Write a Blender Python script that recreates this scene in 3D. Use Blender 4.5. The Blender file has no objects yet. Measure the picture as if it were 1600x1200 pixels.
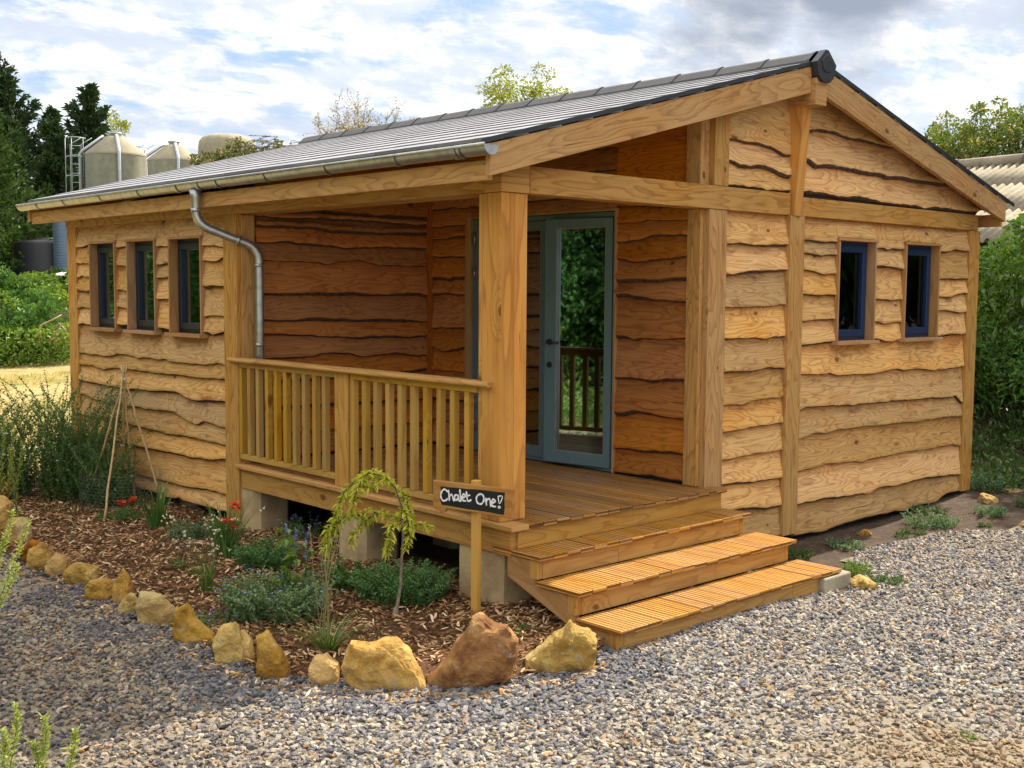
import bpy, bmesh, math, random
import numpy as np
from mathutils import Vector, Matrix, noise as mnoise
R = math.radians
rnd = random.Random(7)
scene = bpy.context.scene
COL = scene.collection

# ------------------------------------------------------------------ camera
CAM = Vector((-4.855, -5.385, 1.480))
cr, cu, cf = Vector((.7364, -.6765, .0069)), Vector((.0503, .0649, .9966)), Vector((.6747, .7336, -.0818))
FPX = 1812.3
cd = bpy.data.cameras.new('camera'); cam = bpy.data.objects.new('camera', cd); COL.objects.link(cam)
cd.sensor_width = 36; cd.lens = 36 * FPX / 1600; cd.clip_start = .1; cd.clip_end = 3000
cm = Matrix((cr, cu, -cf)).transposed().to_4x4(); cm.translation = CAM
cam.matrix_world = cm
scene.camera = cam

# ------------------------------------------------------------------ sun, sky
SUN_AZ = Vector((.9985, .055, 0)).normalized(); SUN_EL = R(47)
sd = bpy.data.lights.new('sun', 'SUN'); sun = bpy.data.objects.new('sun', sd); COL.objects.link(sun)
sd.energy = 5.0; sd.angle = R(.6); sd.color = (1, .90, .74)
tosun = SUN_AZ * math.cos(SUN_EL) + Vector((0, 0, math.sin(SUN_EL)))
sun.rotation_euler = tosun.to_track_quat('Z', 'Y').to_euler(); sun.location = (20, 0, 30)
world = bpy.data.worlds.new('World'); scene.world = world; world.use_nodes = True


class NT:
    """small helper for writing node trees"""
    def __init__(s, tree):
        s.t = tree; s.n = tree.nodes; s.l = tree.links

    def new(s, kind, **kw):
        n = s.n.new(kind)
        ins = kw.pop('ins', {})
        for k, v in kw.items(): setattr(n, k, v)
        for k, v in ins.items(): s.put(n.inputs[k], v)
        return n

    def put(s, sock, v):
        if isinstance(v, bpy.types.NodeSocket): s.l.new(v, sock)
        elif isinstance(v, (tuple, list)) and len(v) == 3 and sock.type == 'RGBA': sock.default_value = (*v, 1)
        else: sock.default_value = v

    def math(s, op, a, b=0.0, c=None, clamp=False):
        n = s.new('ShaderNodeMath', operation=op, use_clamp=clamp); s.put(n.inputs[0], a); s.put(n.inputs[1], b)
        if c is not None: s.put(n.inputs[2], c)
        return n.outputs[0]

    def vmath(s, op, a, b=(0, 0, 0), scale=None):
        n = s.new('ShaderNodeVectorMath', operation=op); s.put(n.inputs[0], a); s.put(n.inputs[1], b)
        if scale is not None: s.put(n.inputs['Scale'], scale)
        return n.outputs['Value' if op in ('LENGTH', 'DOT_PRODUCT', 'DISTANCE') else 'Vector']

    def noise(s, vec, scale=5.0, detail=3.0, rough=.5, dist=0.0, color=False):
        n = s.new('ShaderNodeTexNoise', ins={'Scale': scale, 'Detail': detail, 'Roughness': rough, 'Distortion': dist})
        s.put(n.inputs['Vector'], vec)
        return n.outputs['Color' if color else 'Fac']

    def ramp(s, fac, stops, interp='LINEAR'):
        n = s.new('ShaderNodeValToRGB'); s.put(n.inputs[0], fac); e = n.color_ramp.elements
        n.color_ramp.interpolation = interp
        while len(e) < len(stops): e.new(.5)
        for i, (p, c) in enumerate(stops):
            e[i].position = p; e[i].color = (*c, 1) if len(c) == 3 else c
        return n.outputs[0]

    def mix(s, fac, a, b, blend='MIX'):
        n = s.new('ShaderNodeMix', data_type='RGBA', blend_type=blend)
        s.put(n.inputs[0], fac); s.put(n.inputs[6], a); s.put(n.inputs[7], b)
        return n.outputs[2]

    def smooth(s, v, a, b):
        n = s.new('ShaderNodeMapRange', interpolation_type='SMOOTHSTEP', ins={'Value': v, 'From Min': a, 'From Max': b})
        return n.outputs[0]


def G(v): return (v, v, v)


w = NT(world.node_tree); w.n.clear()
geo = w.new('ShaderNodeTexCoord').outputs['Generated']
sky = w.new('ShaderNodeTexSky', sky_type='NISHITA', sun_disc=False, sun_elevation=SUN_EL,
            sun_rotation=math.atan2(SUN_AZ.x, SUN_AZ.y), air_density=1.0, dust_density=.6, ozone_density=1.5)
dirn = w.vmath('NORMALIZE', geo)
sep = w.new('ShaderNodeSeparateXYZ', ins={0: dirn})
zz = w.math('MAXIMUM', w.math('ADD', sep.outputs[2], .24), .08)
plane = w.new('ShaderNodeCombineXYZ', ins={0: w.math('DIVIDE', sep.outputs[0], zz), 1: w.math('DIVIDE', sep.outputs[1], zz), 2: 0.0}).outputs[0]
# stretch the cloud sheet along its streaks
rot = w.new('ShaderNodeMapping', ins={'Rotation': (0, 0, R(42)), 'Scale': (1.0, 1.35, 1.0), 'Location': (3.2, 1.7, 0)}); w.put(rot.inputs['Vector'], plane)
pl = rot.outputs[0]
n1 = w.noise(pl, 2.1, 8, .58, .15)
n2 = w.noise(w.vmath('ADD', pl, (7.3, 2.1, 0)), 5.5, 7, .62, .2)
n3 = w.noise(w.vmath('ADD', pl, (1.3, 9.1, 0)), 1.6, 5, .55, .1)
dens = w.math('ADD', w.math('MULTIPLY', n1, .66), w.math('MULTIPLY', n2, .34))
cover = w.smooth(dens, .385, .50)
puff = w.smooth(n2, .42, .68)


def dirspot(px, py, k):
    d = (cf + cr * ((px - 800) / FPX) - cu * ((py - 600) / FPX)).normalized()
    dd = w.vmath('DOT_PRODUCT', dirn, tuple(d))
    return w.math('POWER', w.math('MAXIMUM', dd, 0.0), k)


grey = w.math('MAXIMUM', dirspot(1330, 5, 420), dirspot(1170, -15, 420))
greyc = w.smooth(w.math('ADD', grey, w.math('MULTIPLY', w.math('SUBTRACT', n1, .5), 2.0)), .15, .95)
cover = w.math('MAXIMUM', cover, w.smooth(grey, .25, .7))
white = w.ramp(w.math('ADD', w.math('MULTIPLY', puff, .5), w.math('MULTIPLY', n3, .5)),
               [(.18, (6.0, 6.7, 7.9)), (.36, (7.8, 8.3, 9.1)), (.60, (10.4, 10.4, 10.4))])
white = w.mix(greyc, white, (3.2, 3.7, 4.6))
blue = w.mix(.6, sky.outputs[0], (4.6, 6.5, 9.3))
skyc = w.mix(cover, blue, white)
# unseen sky overhead brightened as added fill light, duller cloud low down
skyc = w.vmath('SCALE', skyc, scale=w.math('ADD', .73, w.math('MULTIPLY', w.smooth(sep.outputs[2], .22, .62), .66)))
skyc = w.mix(w.smooth(sep.outputs[2], .2, .6), skyc, w.mix(1.0, skyc, (1.06, .97, .83), 'MULTIPLY'))
bg = w.new('ShaderNodeBackground', ins={'Color': skyc, 'Strength': .1})
w.l.new(bg.outputs[0], w.new('ShaderNodeOutputWorld').inputs[0])

scene.view_settings.view_transform = 'Standard'; scene.view_settings.look = 'None'
scene.view_settings.gamma = 1; scene.view_settings.exposure = 0.72
scene.render.engine = 'CYCLES'
scene.cycles.max_bounces = 6; scene.cycles.diffuse_bounces = 4; scene.cycles.glossy_bounces = 3
scene.cycles.transparent_max_bounces = 8; scene.cycles.transmission_bounces = 3


# ------------------------------------------------------------------ scene helpers
def thing(name, label, cat, loc=(0, 0, 0), group=None):
    o = bpy.data.objects.new(name, None); COL.objects.link(o); o.location = loc
    o.empty_display_size = .1
    o['label'] = label; o['category'] = cat
    if group: o['group'] = group
    return o


def tag(o, label=None, cat=None, group=None, kind=None):
    if label: o['label'] = label
    if cat: o['category'] = cat
    if group: o['group'] = group
    if kind: o['kind'] = kind
    return o


def cp(px, py, ax, ay):
    """point seen at a pixel, in the upright plane through (ax, ay) square to the view"""
    d = cf + cr * ((px - 800) / FPX) - cu * ((py - 600) / FPX)
    n = Vector((cf.x, cf.y, 0))
    t = (Vector((ax, ay, 0)) - Vector((CAM.x, CAM.y, 0))).dot(n) / Vector((d.x, d.y, 0)).dot(n)
    return CAM + d * t


def far(px, py, dist):
    d = cf + cr * ((px - 800) / FPX) - cu * ((py - 600) / FPX)
    return CAM + d * (dist / math.hypot(d.x, d.y))


class MB:
    def __init__(s):
        s.v = []; s.f = []; s.uv = []; s.t = []; s.m = []; s.sm = []; s.acc = []

    def face(s, pts, uvs=None, tone=.5, mat=0, smooth=False):
        b = len(s.v); s.v += [tuple(p) for p in pts]; s.f.append(tuple(range(b, b + len(pts))))
        s.uv += list(uvs) if uvs else [(0, 0)] * len(pts); s.t.append(tone); s.m.append(mat); s.sm.append(smooth)

    def grid(s, rows, uvrows=None, tone=.5, mat=0, smooth=True, close=False):
        """rows: list of equal-length point lists; shared vertices"""
        b = len(s.v); n = len(rows[0])
        for r in rows: s.v += [tuple(p) for p in r]
        for i in range(len(rows) - 1):
            for j in range(n if close else n - 1):
                k = (j + 1) % n
                s.f.append((b + i * n + j, b + i * n + k, b + (i + 1) * n + k, b + (i + 1) * n + j))
                if uvrows: s.uv += [uvrows[i][j], uvrows[i][k], uvrows[i + 1][k], uvrows[i + 1][j]]
                else: s.uv += [(0, 0)] * 4
                s.t.append(tone); s.m.append(mat[i] if isinstance(mat, (list, tuple)) else mat); s.sm.append(smooth)

    def box(s, a, b, grain=0, tone=None, mat=0, M=None):
        """axis box from corner a to corner b; grain = axis of the wood grain"""
        tone = rnd.random() if tone is None else tone
        ou, ov = rnd.random() * 40, rnd.random() * 40
        x0, y0, z0 = a; x1, y1, z1 = b
        P = [(x, y, z) for x in (x0, x1) for y in (y0, y1) for z in (z0, z1)]
        F = [((0, 1, 3, 2), 0), ((4, 6, 7, 5), 0), ((0, 4, 5, 1), 1), ((2, 3, 7, 6), 1), ((0, 2, 6, 4), 2), ((1, 5, 7, 3), 2)]
        base = len(s.v)
        for p in P: s.v.append(tuple(M @ Vector(p)) if M else p)
        for idx, ax in F:
            s.f.append(tuple(base + i for i in idx)); s.t.append(tone); s.m.append(mat); s.sm.append(False)
            for i in idx:
                p = P[i]; oth = [k for k in range(3) if k != ax]
                if ax == grain: s.uv.append((p[oth[0]] * .3 + ou, p[oth[1]] + ov))
                else:
                    o2 = [k for k in oth if k != grain][0]
                    s.uv.append((p[grain] + ou, p[o2] + ov + ax * .37))

    def prism(s, poly, d0, d1, fn, tone=None, mat=0, grain=(1, 0)):
        """poly of (a,b) extruded from depth d0 to d1; fn(a,b,d)->xyz; grain = direction of the grain in (a,b)"""
        tone = rnd.random() if tone is None else tone
        ou, ov = rnd.random() * 40, rnd.random() * 40
        g = Vector(grain).normalized(); q = Vector((-g.y, g.x))
        n = len(poly); uv = lambda p: (Vector(p).dot(g) + ou, Vector(p).dot(q) + ov)
        base = len(s.v)
        s.v += [tuple(fn(a, b, d0)) for a, b in poly] + [tuple(fn(a, b, d1)) for a, b in poly]
        s.f.append(tuple(base + i for i in range(n))); s.uv += [uv(p) for p in poly]
        s.f.append(tuple(base + n + i for i in reversed(range(n)))); s.uv += [uv(p) for p in reversed(poly)]
        for i in range(n):
            j = (i + 1) % n
            s.f.append((base + i, base + n + i, base + n + j, base + j))
            a, b = uv(poly[i]), uv(poly[j])
            s.uv += [(a[0], a[1]), (a[0], a[1] + (d1 - d0)), (b[0], b[1] + (d1 - d0)), (b[0], b[1])]
        for _ in range(n + 2): s.t.append(tone); s.m.append(mat); s.sm.append(False)

    def tube(s, path, rad, n=8, tone=.5, mat=0, caps=True, squash=None):
        path = [Vector(p) for p in path]
        if not isinstance(rad, (list, tuple)): rad = [rad] * len(path)
        rows = []; uvr = []; L = 0; ref = None
        for i, p in enumerate(path):
            t = (path[min(i + 1, len(path) - 1)] - path[max(i - 1, 0)]).normalized()
            if ref is None:
                ref = Vector((0, 0, 1)) if abs(t.z) < .9 else Vector((1, 0, 0))
            a = (ref - t * ref.dot(t)).normalized(); b = t.cross(a); ref = a
            if i: L += (p - path[i - 1]).length
            rows.append([p + (a * math.cos(2 * math.pi * k / n) + b * math.sin(2 * math.pi * k / n)) * rad[i] for k in range(n)])
            uvr.append([(L, k / n * .3) for k in range(n + 1)])
        base = len(s.v); s.grid(rows, None, tone, mat, True, True)
        # uv for closed grid
        cnt = (len(rows) - 1) * n; s.uv = s.uv[:-cnt * 4]
        for i in range(len(rows) - 1):
            for j in range(n): s.uv += [uvr[i][j], uvr[i][j + 1], uvr[i + 1][j + 1], uvr[i + 1][j]]
        if caps and n > 3:
            for r0 in (base, base + (len(rows) - 1) * n):
                s.f.append(tuple(r0 + k for k in range(n))); s.uv += [(0, 0)] * n; s.t.append(tone); s.m.append(mat); s.sm.append(False)

    def leaf(s, p, d, up, L, W, tone=.5, mat=0, fold=.25, droop=0.0):
        """a folded leaf: four vertices, two faces"""
        d = d.normalized(); side = d.cross(up)
        if side.length < 1e-4: side = d.cross(Vector((1, .1, 0)))
        side.normalize(); nn = side.cross(d)
        b = len(s.v)
        mid = p + d * (L * .5)
        tip = p + d * L - Vector((0, 0, droop * L))
        s.v += [tuple(p), tuple(mid + side * W * .5 + nn * fold * W), tuple(tip), tuple(mid - side * W * .5 + nn * fold * W)]
        s.f += [(b, b + 1, b + 2), (b, b + 2, b + 3)]
        s.uv += [(0, 0), (.5, 1), (1, 0), (0, 0), (1, 0), (.5, -1)]
        s.t += [tone, tone]; s.m += [mat, mat]; s.sm += [False, False]

    def build(s, name, mats, parent=None, bevel=0, norm=True, seg=1):
        me = bpy.data.meshes.new(name)
        me.from_pydata(s.v, [], s.f)
        if not isinstance(mats, (list, tuple)): mats = [mats]
        for m in mats: me.materials.append(m)
        me.polygons.foreach_set('material_index', s.m); me.polygons.foreach_set('use_smooth', s.sm)
        uvl = me.uv_layers.new(name='UVMap'); uvl.data.foreach_set('uv', np.array(s.uv, dtype=np.float32).ravel())
        at = me.attributes.new('tone', 'FLOAT', 'FACE'); at.data.foreach_set('value', np.array(s.t, dtype=np.float32))
        if s.acc:
            ar = np.full(len(s.v), .5, dtype=np.float32)
            for b0, n in s.acc:
                for k, v_ in enumerate((0, .5, .88, .97, 1, 1, 1)): ar[b0 + k * n:b0 + (k + 1) * n] = v_
            me.attributes.new('across', 'FLOAT', 'POINT').data.foreach_set('value', ar)
        if norm:
            bm = bmesh.new(); bm.from_mesh(me); bmesh.ops.recalc_face_normals(bm, faces=bm.faces); bm.to_mesh(me); bm.free()
        me.update()
        o = bpy.data.objects.new(name, me); COL.objects.link(o)
        if parent is not None: o.parent = parent; o.matrix_parent_inverse = Matrix.Translation(-Vector(parent.location)) if parent.type == 'EMPTY' else Matrix.Identity(4)
        if bevel:
            b = o.modifiers.new('bevel', 'BEVEL'); b.width = bevel; b.segments = seg; b.limit_method = 'ANGLE'; b.angle_limit = R(50)
        return o


# ------------------------------------------------------------------ materials
def mat_base(name):
    m = bpy.data.materials.new(name); m.use_nodes = True; t = NT(m.node_tree); t.n.clear()
    p = t.new('ShaderNodeBsdfPrincipled'); out = t.new('ShaderNodeOutputMaterial'); t.l.new(p.outputs[0], out.inputs[0])
    return m, t, p


def attr(t, name='tone'): return t.new('ShaderNodeAttribute', attribute_name=name).outputs['Fac']


def wood(name, early, late, rings=9.0, kscale=1.0, tone_amt=.5, stain=.5, rough=.74, groove=False, fiber=1.0, knots=True, green=0.0, sap=0.0):
    m, t, p = mat_base(name)
    uv = t.new('ShaderNodeUVMap', uv_map='UVMap').outputs[0]
    tone = attr(t)
    warp = t.noise(t.vmath('MULTIPLY', uv, (2.2, 9, 1)), 1.0, 3, .5, color=True)
    uvw = t.vmath('ADD', uv, t.vmath('MULTIPLY', t.vmath('SUBTRACT', warp, (.5, .5, .5)), (.06, .022, 0)))
    h = t.noise(t.vmath('MULTIPLY', uvw, (.95 * kscale, 5.6 * kscale, 1)), 1.0, 2.6, .42)
    h = t.math('MULTIPLY', h, rings)
    # knots
    kv = t.vmath('MULTIPLY', uvw, (2.6 * kscale ** .5, 4.6 * kscale ** .5, 1))
    vo = t.new('ShaderNodeTexVoronoi', feature='F1', voronoi_dimensions='2D', ins={'Scale': 1.0, 'Randomness': .95}); t.put(vo.inputs['Vector'], kv)
    isk = t.math('GREATER_THAN', t.new('ShaderNodeSeparateColor', ins={0: vo.outputs['Color']}).outputs[0], .88 if knots else 2.0)
    kd = vo.outputs['Distance']
    ksz = t.math('ADD', .25, t.new('ShaderNodeSeparateColor', ins={0: vo.outputs['Color']}).outputs[1])
    kd = t.math('ADD', t.math('DIVIDE', kd, ksz), t.math('MULTIPLY', t.math('SUBTRACT', t.noise(t.vmath('MULTIPLY', uv, (22, 60, 1)), 1.0, 2, .6), .5), .10))
    kn = t.math('MULTIPLY', t.smooth(kd, .12, .05), isk)
    halo = t.math('MULTIPLY', t.smooth(kd, .55, .05), isk)
    h = t.math('ADD', h, t.math('MULTIPLY', halo, 2.6))
    fr = t.math('FRACT', h)
    ring = t.math('MULTIPLY', t.math('POWER', fr, 3.0), t.smooth(fr, 1.0, .90))
    fib = t.noise(t.vmath('MULTIPLY', uvw, (5, 170, 1)), 1.0, 2, .6)
    fib2 = t.noise(t.vmath('MULTIPLY', uvw, (1.5, 38, 1)), 1.0, 2, .6)
    blot = t.noise(t.vmath('MULTIPLY', uv, (1.3, 2.6, 1)), 1.0, 4, .6)
    blot2 = t.noise(t.vmath('MULTIPLY', uv, (3.2, 9, 1)), 1.0, 4, .65)
    c = t.mix(t.math('MULTIPLY', ring, t.math('ADD', .45, t.math('MULTIPLY', blot, .7))), early, late)
    c = t.mix(t.math('MULTIPLY', t.smooth(fib2, .45, .75), .35 * fiber), c, late)
    c = t.mix(t.math('MULTIPLY', t.smooth(fib, .35, .8), .30 * fiber), c, t.mix(.5, early, late))
    # broad colour drift: orange heartwood, greyish weathering
    c = t.mix(t.math('MULTIPLY', t.smooth(blot, .45, .72), .55), c, t.mix(1.0, c, (1.0, .80, .55), 'MULTIPLY'))
    c = t.mix(t.math('MULTIPLY', t.smooth(blot2, .56, .74), stain), c, (late[0] * .75, late[1] * .75, late[2] * .8))
    c = t.mix(t.math('MULTIPLY', t.smooth(tone, .35, 1.0), .26), c, t.mix(1.0, c, (1.0, .82, .60), 'MULTIPLY'))
    c = t.mix(t.math('MULTIPLY', halo, .12), c, late)
    crk = t.noise(t.vmath('MULTIPLY', uvw, (1.5, 48, 1)), 1.0, 3, .55)
    c = t.mix(t.math('MULTIPLY', t.smooth(crk, .685, .72), .75), c, (late[0] * .3, late[1] * .25, late[2] * .25))
    c = t.mix(t.math('MULTIPLY', kn, .8), c, (late[0] * .4, late[1] * .33, late[2] * .3))
    hv = t.new('ShaderNodeHueSaturation', ins={'Color': c, 'Value': t.math('ADD', t.math('MULTIPLY', tone, tone_amt), 1 - tone_amt * .5), 'Saturation': t.math('ADD', t.math('MULTIPLY', t.math('FRACT', t.math('MULTIPLY', tone, 7.3)), .16), .94)})
    c = hv.outputs[0]
    if sap:
        ac = attr(t, 'across'); nz = t.noise(t.vmath('MULTIPLY', uv, (2.5, 5, 1)), 1.0, 3, .6)
        ac2 = t.math('ADD', ac, t.math('MULTIPLY', t.math('SUBTRACT', nz, .5), .7))
        c = t.mix(t.math('MULTIPLY', t.smooth(ac2, .50, -.05), sap), c, t.mix(1.0, c, (.60, .42, .30), 'MULTIPLY'))
        c = t.mix(t.math('MULTIPLY', t.smooth(ac2, .65, 1.0), .55), c, t.mix(1.0, c, (1.12, 1.12, 1.05), 'MULTIPLY'))
    if green: c = t.mix(green, c, t.mix(1.0, c, (.75, 1.0, .45), 'MULTIPLY'))
    t.put(p.inputs['Base Color'], c)
    t.put(p.inputs['Roughness'], t.math('ADD', t.math('MULTIPLY', fib2, .2), rough - .1)); p.inputs['Specular IOR Level'].default_value = .22
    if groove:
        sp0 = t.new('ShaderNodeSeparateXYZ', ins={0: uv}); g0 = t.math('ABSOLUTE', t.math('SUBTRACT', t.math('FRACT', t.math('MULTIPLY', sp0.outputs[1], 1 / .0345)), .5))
        c = t.mix(t.math('MULTIPLY', t.smooth(g0, .24, .38), .95), c, (late[0] * .55, late[1] * .5, late[2] * .5)); t.put(p.inputs['Base Color'], c)  # grooves painted darker in the colour for the shade they hold
    hgt = t.math('ADD', t.math('MULTIPLY', fib, .5), t.math('MULTIPLY', ring, -.5))
    bs = .25
    if groove:
        sp = t.new('ShaderNodeSeparateXYZ', ins={0: uv})
        gr = t.math('FRACT', t.math('MULTIPLY', sp.outputs[1], 1 / .0345))
        gv = t.smooth(t.math('ABSOLUTE', t.math('SUBTRACT', gr, .5)), .22, .36)
        hgt = t.math('ADD', t.math('MULTIPLY', hgt, .25), t.math('MULTIPLY', gv, -3.0)); bs = .8
    b = t.new('ShaderNodeBump', ins={'Strength': bs, 'Distance': .002 if not groove else .0022, 'Height': hgt}); t.l.new(b.outputs[0], p.inputs['Normal'])
    return m


def simple(name, col, rough=.6, metal=0.0, var=.15, vscale=6.0, bump=0.0, bscale=60.0, spec=.5, tonevar=0.0, col2=None):
    m, t, p = mat_base(name)
    co = t.new('ShaderNodeTexCoord').outputs['Object']
    n = t.noise(co, vscale, 5, .6)
    c2 = col2 or tuple(x * .45 for x in col)
    c = t.mix(t.math('MULTIPLY', t.smooth(n, .35, .75), var * 2 if col2 is None else 1.0), col, c2)
    if tonevar:
        c = t.new('ShaderNodeHueSaturation', ins={'Color': c, 'Value': t.math('ADD', t.math('MULTIPLY', attr(t), tonevar * 2), 1 - tonevar), 'Hue': .5, 'Saturation': 1.0}).outputs[0]
    t.put(p.inputs['Base Color'], c)
    p.inputs['Roughness'].default_value = rough; p.inputs['Metallic'].default_value = metal; p.inputs['Specular IOR Level'].default_value = spec
    if bump:
        bn = t.noise(co, bscale, 6, .65)
        b = t.new('ShaderNodeBump', ins={'Strength': bump, 'Distance': .01, 'Height': bn}); t.l.new(b.outputs[0], p.inputs['Normal'])
    return m


def leafmat(name, col, col2, trans=.3, rough=.5, spec=.35, dead=None):
    m = bpy.data.materials.new(name); m.use_nodes = True; t = NT(m.node_tree); t.n.clear()
    tone = attr(t)
    c = t.mix(tone, col, col2)
    n = t.noise(t.new('ShaderNodeTexCoord').outputs['Object'], 3.0, 3, .5)
    c = t.mix(t.math('MULTIPLY', t.smooth(n, .3, .7), .35), c, t.mix(1.0, c, (.6, .7, .55), 'MULTIPLY'))
    if dead: c = t.mix(t.smooth(t.math('FRACT', t.math('MULTIPLY', tone, 13.7)), .86, .92), c, dead)
    p = t.new('ShaderNodeBsdfPrincipled', ins={'Roughness': rough, 'Specular IOR Level': spec}); t.put(p.inputs['Base Color'], c)
    tr = t.new('ShaderNodeBsdfTranslucent'); t.put(tr.inputs['Color'], t.mix(1.0, c, (1.15, 1.25, .6), 'MULTIPLY'))
    mx = t.new('ShaderNodeMixShader', ins={0: trans}); t.l.new(p.outputs[0], mx.inputs[1]); t.l.new(tr.outputs[0], mx.inputs[2])
    t.l.new(mx.outputs[0], t.new('ShaderNodeOutputMaterial').inputs[0])
    return m


M = {}
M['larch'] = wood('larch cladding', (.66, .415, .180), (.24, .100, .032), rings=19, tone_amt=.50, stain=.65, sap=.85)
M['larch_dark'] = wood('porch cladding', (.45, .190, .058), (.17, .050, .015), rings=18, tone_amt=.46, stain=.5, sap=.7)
M['beam'] = wood('larch timber', (.50, .295, .112), (.21, .09, .028), rings=15, kscale=.8, tone_amt=.3, stain=.5)
M['post'] = wood('porch post timber', (.58, .30, .082), (.29, .115, .028), rings=8, kscale=.5, tone_amt=.30, stain=.4)
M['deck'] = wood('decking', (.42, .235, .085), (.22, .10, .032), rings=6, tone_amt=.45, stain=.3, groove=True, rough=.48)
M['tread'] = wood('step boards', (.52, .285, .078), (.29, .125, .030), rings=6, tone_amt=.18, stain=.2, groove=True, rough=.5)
M['riser'] = wood('treated riser timber', (.50, .28, .08), (.28, .12, .03), rings=9, tone_amt=.25, stain=.25)
M['baluster'] = wood('treated pine', (.47, .285, .072), (.29, .145, .034), rings=3.5, kscale=.6, tone_amt=.22, stain=.15, green=.10)
M['rail'] = wood('handrail timber', (.52, .29, .088), (.28, .12, .032), rings=8, tone_amt=.2, stain=.3)
M['casing'] = wood('window casing timber', (.42, .25, .12), (.26, .13, .05), rings=4, tone_amt=.2, stain=.3)
M['soffit'] = wood('soffit boards', (.34, .165, .06), (.20, .08, .028), rings=8, tone_amt=.3, stain=.3)
M['grey_timber'] = wood('weathered fence timber', (.25, .22, .17), (.14, .12, .09), rings=5, tone_amt=.3, stain=.4)
M['cane'] = simple('bamboo cane', (.52, .36, .17), .5, var=.3, vscale=18, bump=.1)
M['bark_edge'] = simple('waney bark edge', (.10, .055, .032), .95, var=.5, vscale=30, bump=.9, bscale=70, col2=(.022, .012, .009))
M['core'] = simple('wall core', (.05, .03, .02), .9)
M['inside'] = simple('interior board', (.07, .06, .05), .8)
M['tile'] = simple('grey concrete roof tile', (.31, .30, .33), .36, var=.10, vscale=9, bump=.10, bscale=120, tonevar=.09, col2=(.24, .23, .25))
M['ridge'] = simple('dark ridge tile', (.055, .055, .062), .6, var=.3, vscale=8, bump=.15, bscale=90, tonevar=.15)
M['ridgecap'] = simple('ridge end cap', (.022, .026, .035), .45, var=.2, bump=.1)
M['zinc'] = simple('galvanised steel', (.46, .48, .49), .36, metal=.85, var=.35, vscale=14, bump=.05, bscale=40, col2=(.30, .32, .33))
M['steel'] = simple('silo pipe steel', (.42, .45, .48), .5, metal=.6)
M['navy'] = simple('navy window frame', (.004, .022, .075), .4, var=.05)
M['navy2'] = simple('dark window frame', (.004, .010, .026), .4, var=.05)
M['doorpaint'] = simple('blue grey door paint', (.10, .165, .185), .38, var=.08)
M['black'] = simple('black fittings', (.015, .015, .017), .35)
M['hinge'] = simple('steel hinge', (.35, .36, .37), .35, metal=.8)
M['limestone'] = simple('pillar stone', (.50, .37, .20), .9, var=.4, vscale=5, bump=.6, bscale=30, col2=(.32, .225, .115))
M['concrete'] = simple('concrete', (.40, .34, .25), .92, var=.3, vscale=6, bump=.4, bscale=45, col2=(.25, .21, .15))
M['screw'] = simple('screw head', (.3, .28, .25), .5, metal=.5)
M['board_black'] = simple('blackboard paint', (.007, .008, .011), .5, var=.2)
M['chalk'] = simple('white paint', (.78, .78, .82), .6, var=.05)
M['signwood'] = wood('sign timber', (.44, .25, .10), (.26, .12, .045), rings=5, stain=.45)
M['signpost'] = wood('sign post timber', (.58, .35, .10), (.40, .21, .06), rings=3, kscale=.6, stain=.1)


def glass(name, tint=(.55, .6, .62), dark=.5):
    m = bpy.data.materials.new(name); m.use_nodes = True; t = NT(m.node_tree); t.n.clear()
    fr = t.new('ShaderNodeFresnel', ins={'IOR': 1.75})
    tr = t.new('ShaderNodeBsdfTransparent', ins={'Color': tint}); gl = t.new('ShaderNodeBsdfGlossy', ins={'Color': (.32, .42, .50), 'Roughness': .02})
    f = t.math('ADD', t.math('MULTIPLY', fr.outputs[0], 1.15), .03)
    mx = t.new('ShaderNodeMixShader', ins={0: f}); t.l.new(tr.outputs[0], mx.inputs[1]); t.l.new(gl.outputs[0], mx.inputs[2])
    t.l.new(mx.outputs[0], t.new('ShaderNodeOutputMaterial').inputs[0])
    return m


M['glass'] = glass('window glass'); M['doorglass'] = glass('door glass', (.35, .4, .42))


# ------------------------------------------------------------------ ground
def smoothstep(a, b, x):
    t = max(0, min(1, (x - a) / (b - a))); return t * t * (3 - 2 * t)


def gh(x, y):
    """height of the ground"""
    z = -.60
    z += .10 * smoothstep(4.5, 7.5, x) * smoothstep(-2.5, -.2, y)              # soil heaped at the far corner
    z += .95 * smoothstep(6.8, 12, x + .25 * y) * smoothstep(-1.2, 1.5, y) * (1 - smoothstep(7, 12, y))       # bank on the right
    z += .28 * smoothstep(10, 30, y)
    z += .03 * mnoise.noise((x * .6, y * .6, 0)) + .012 * mnoise.noise((x * 2.3, y * 2.3, 4))
    return z


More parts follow.
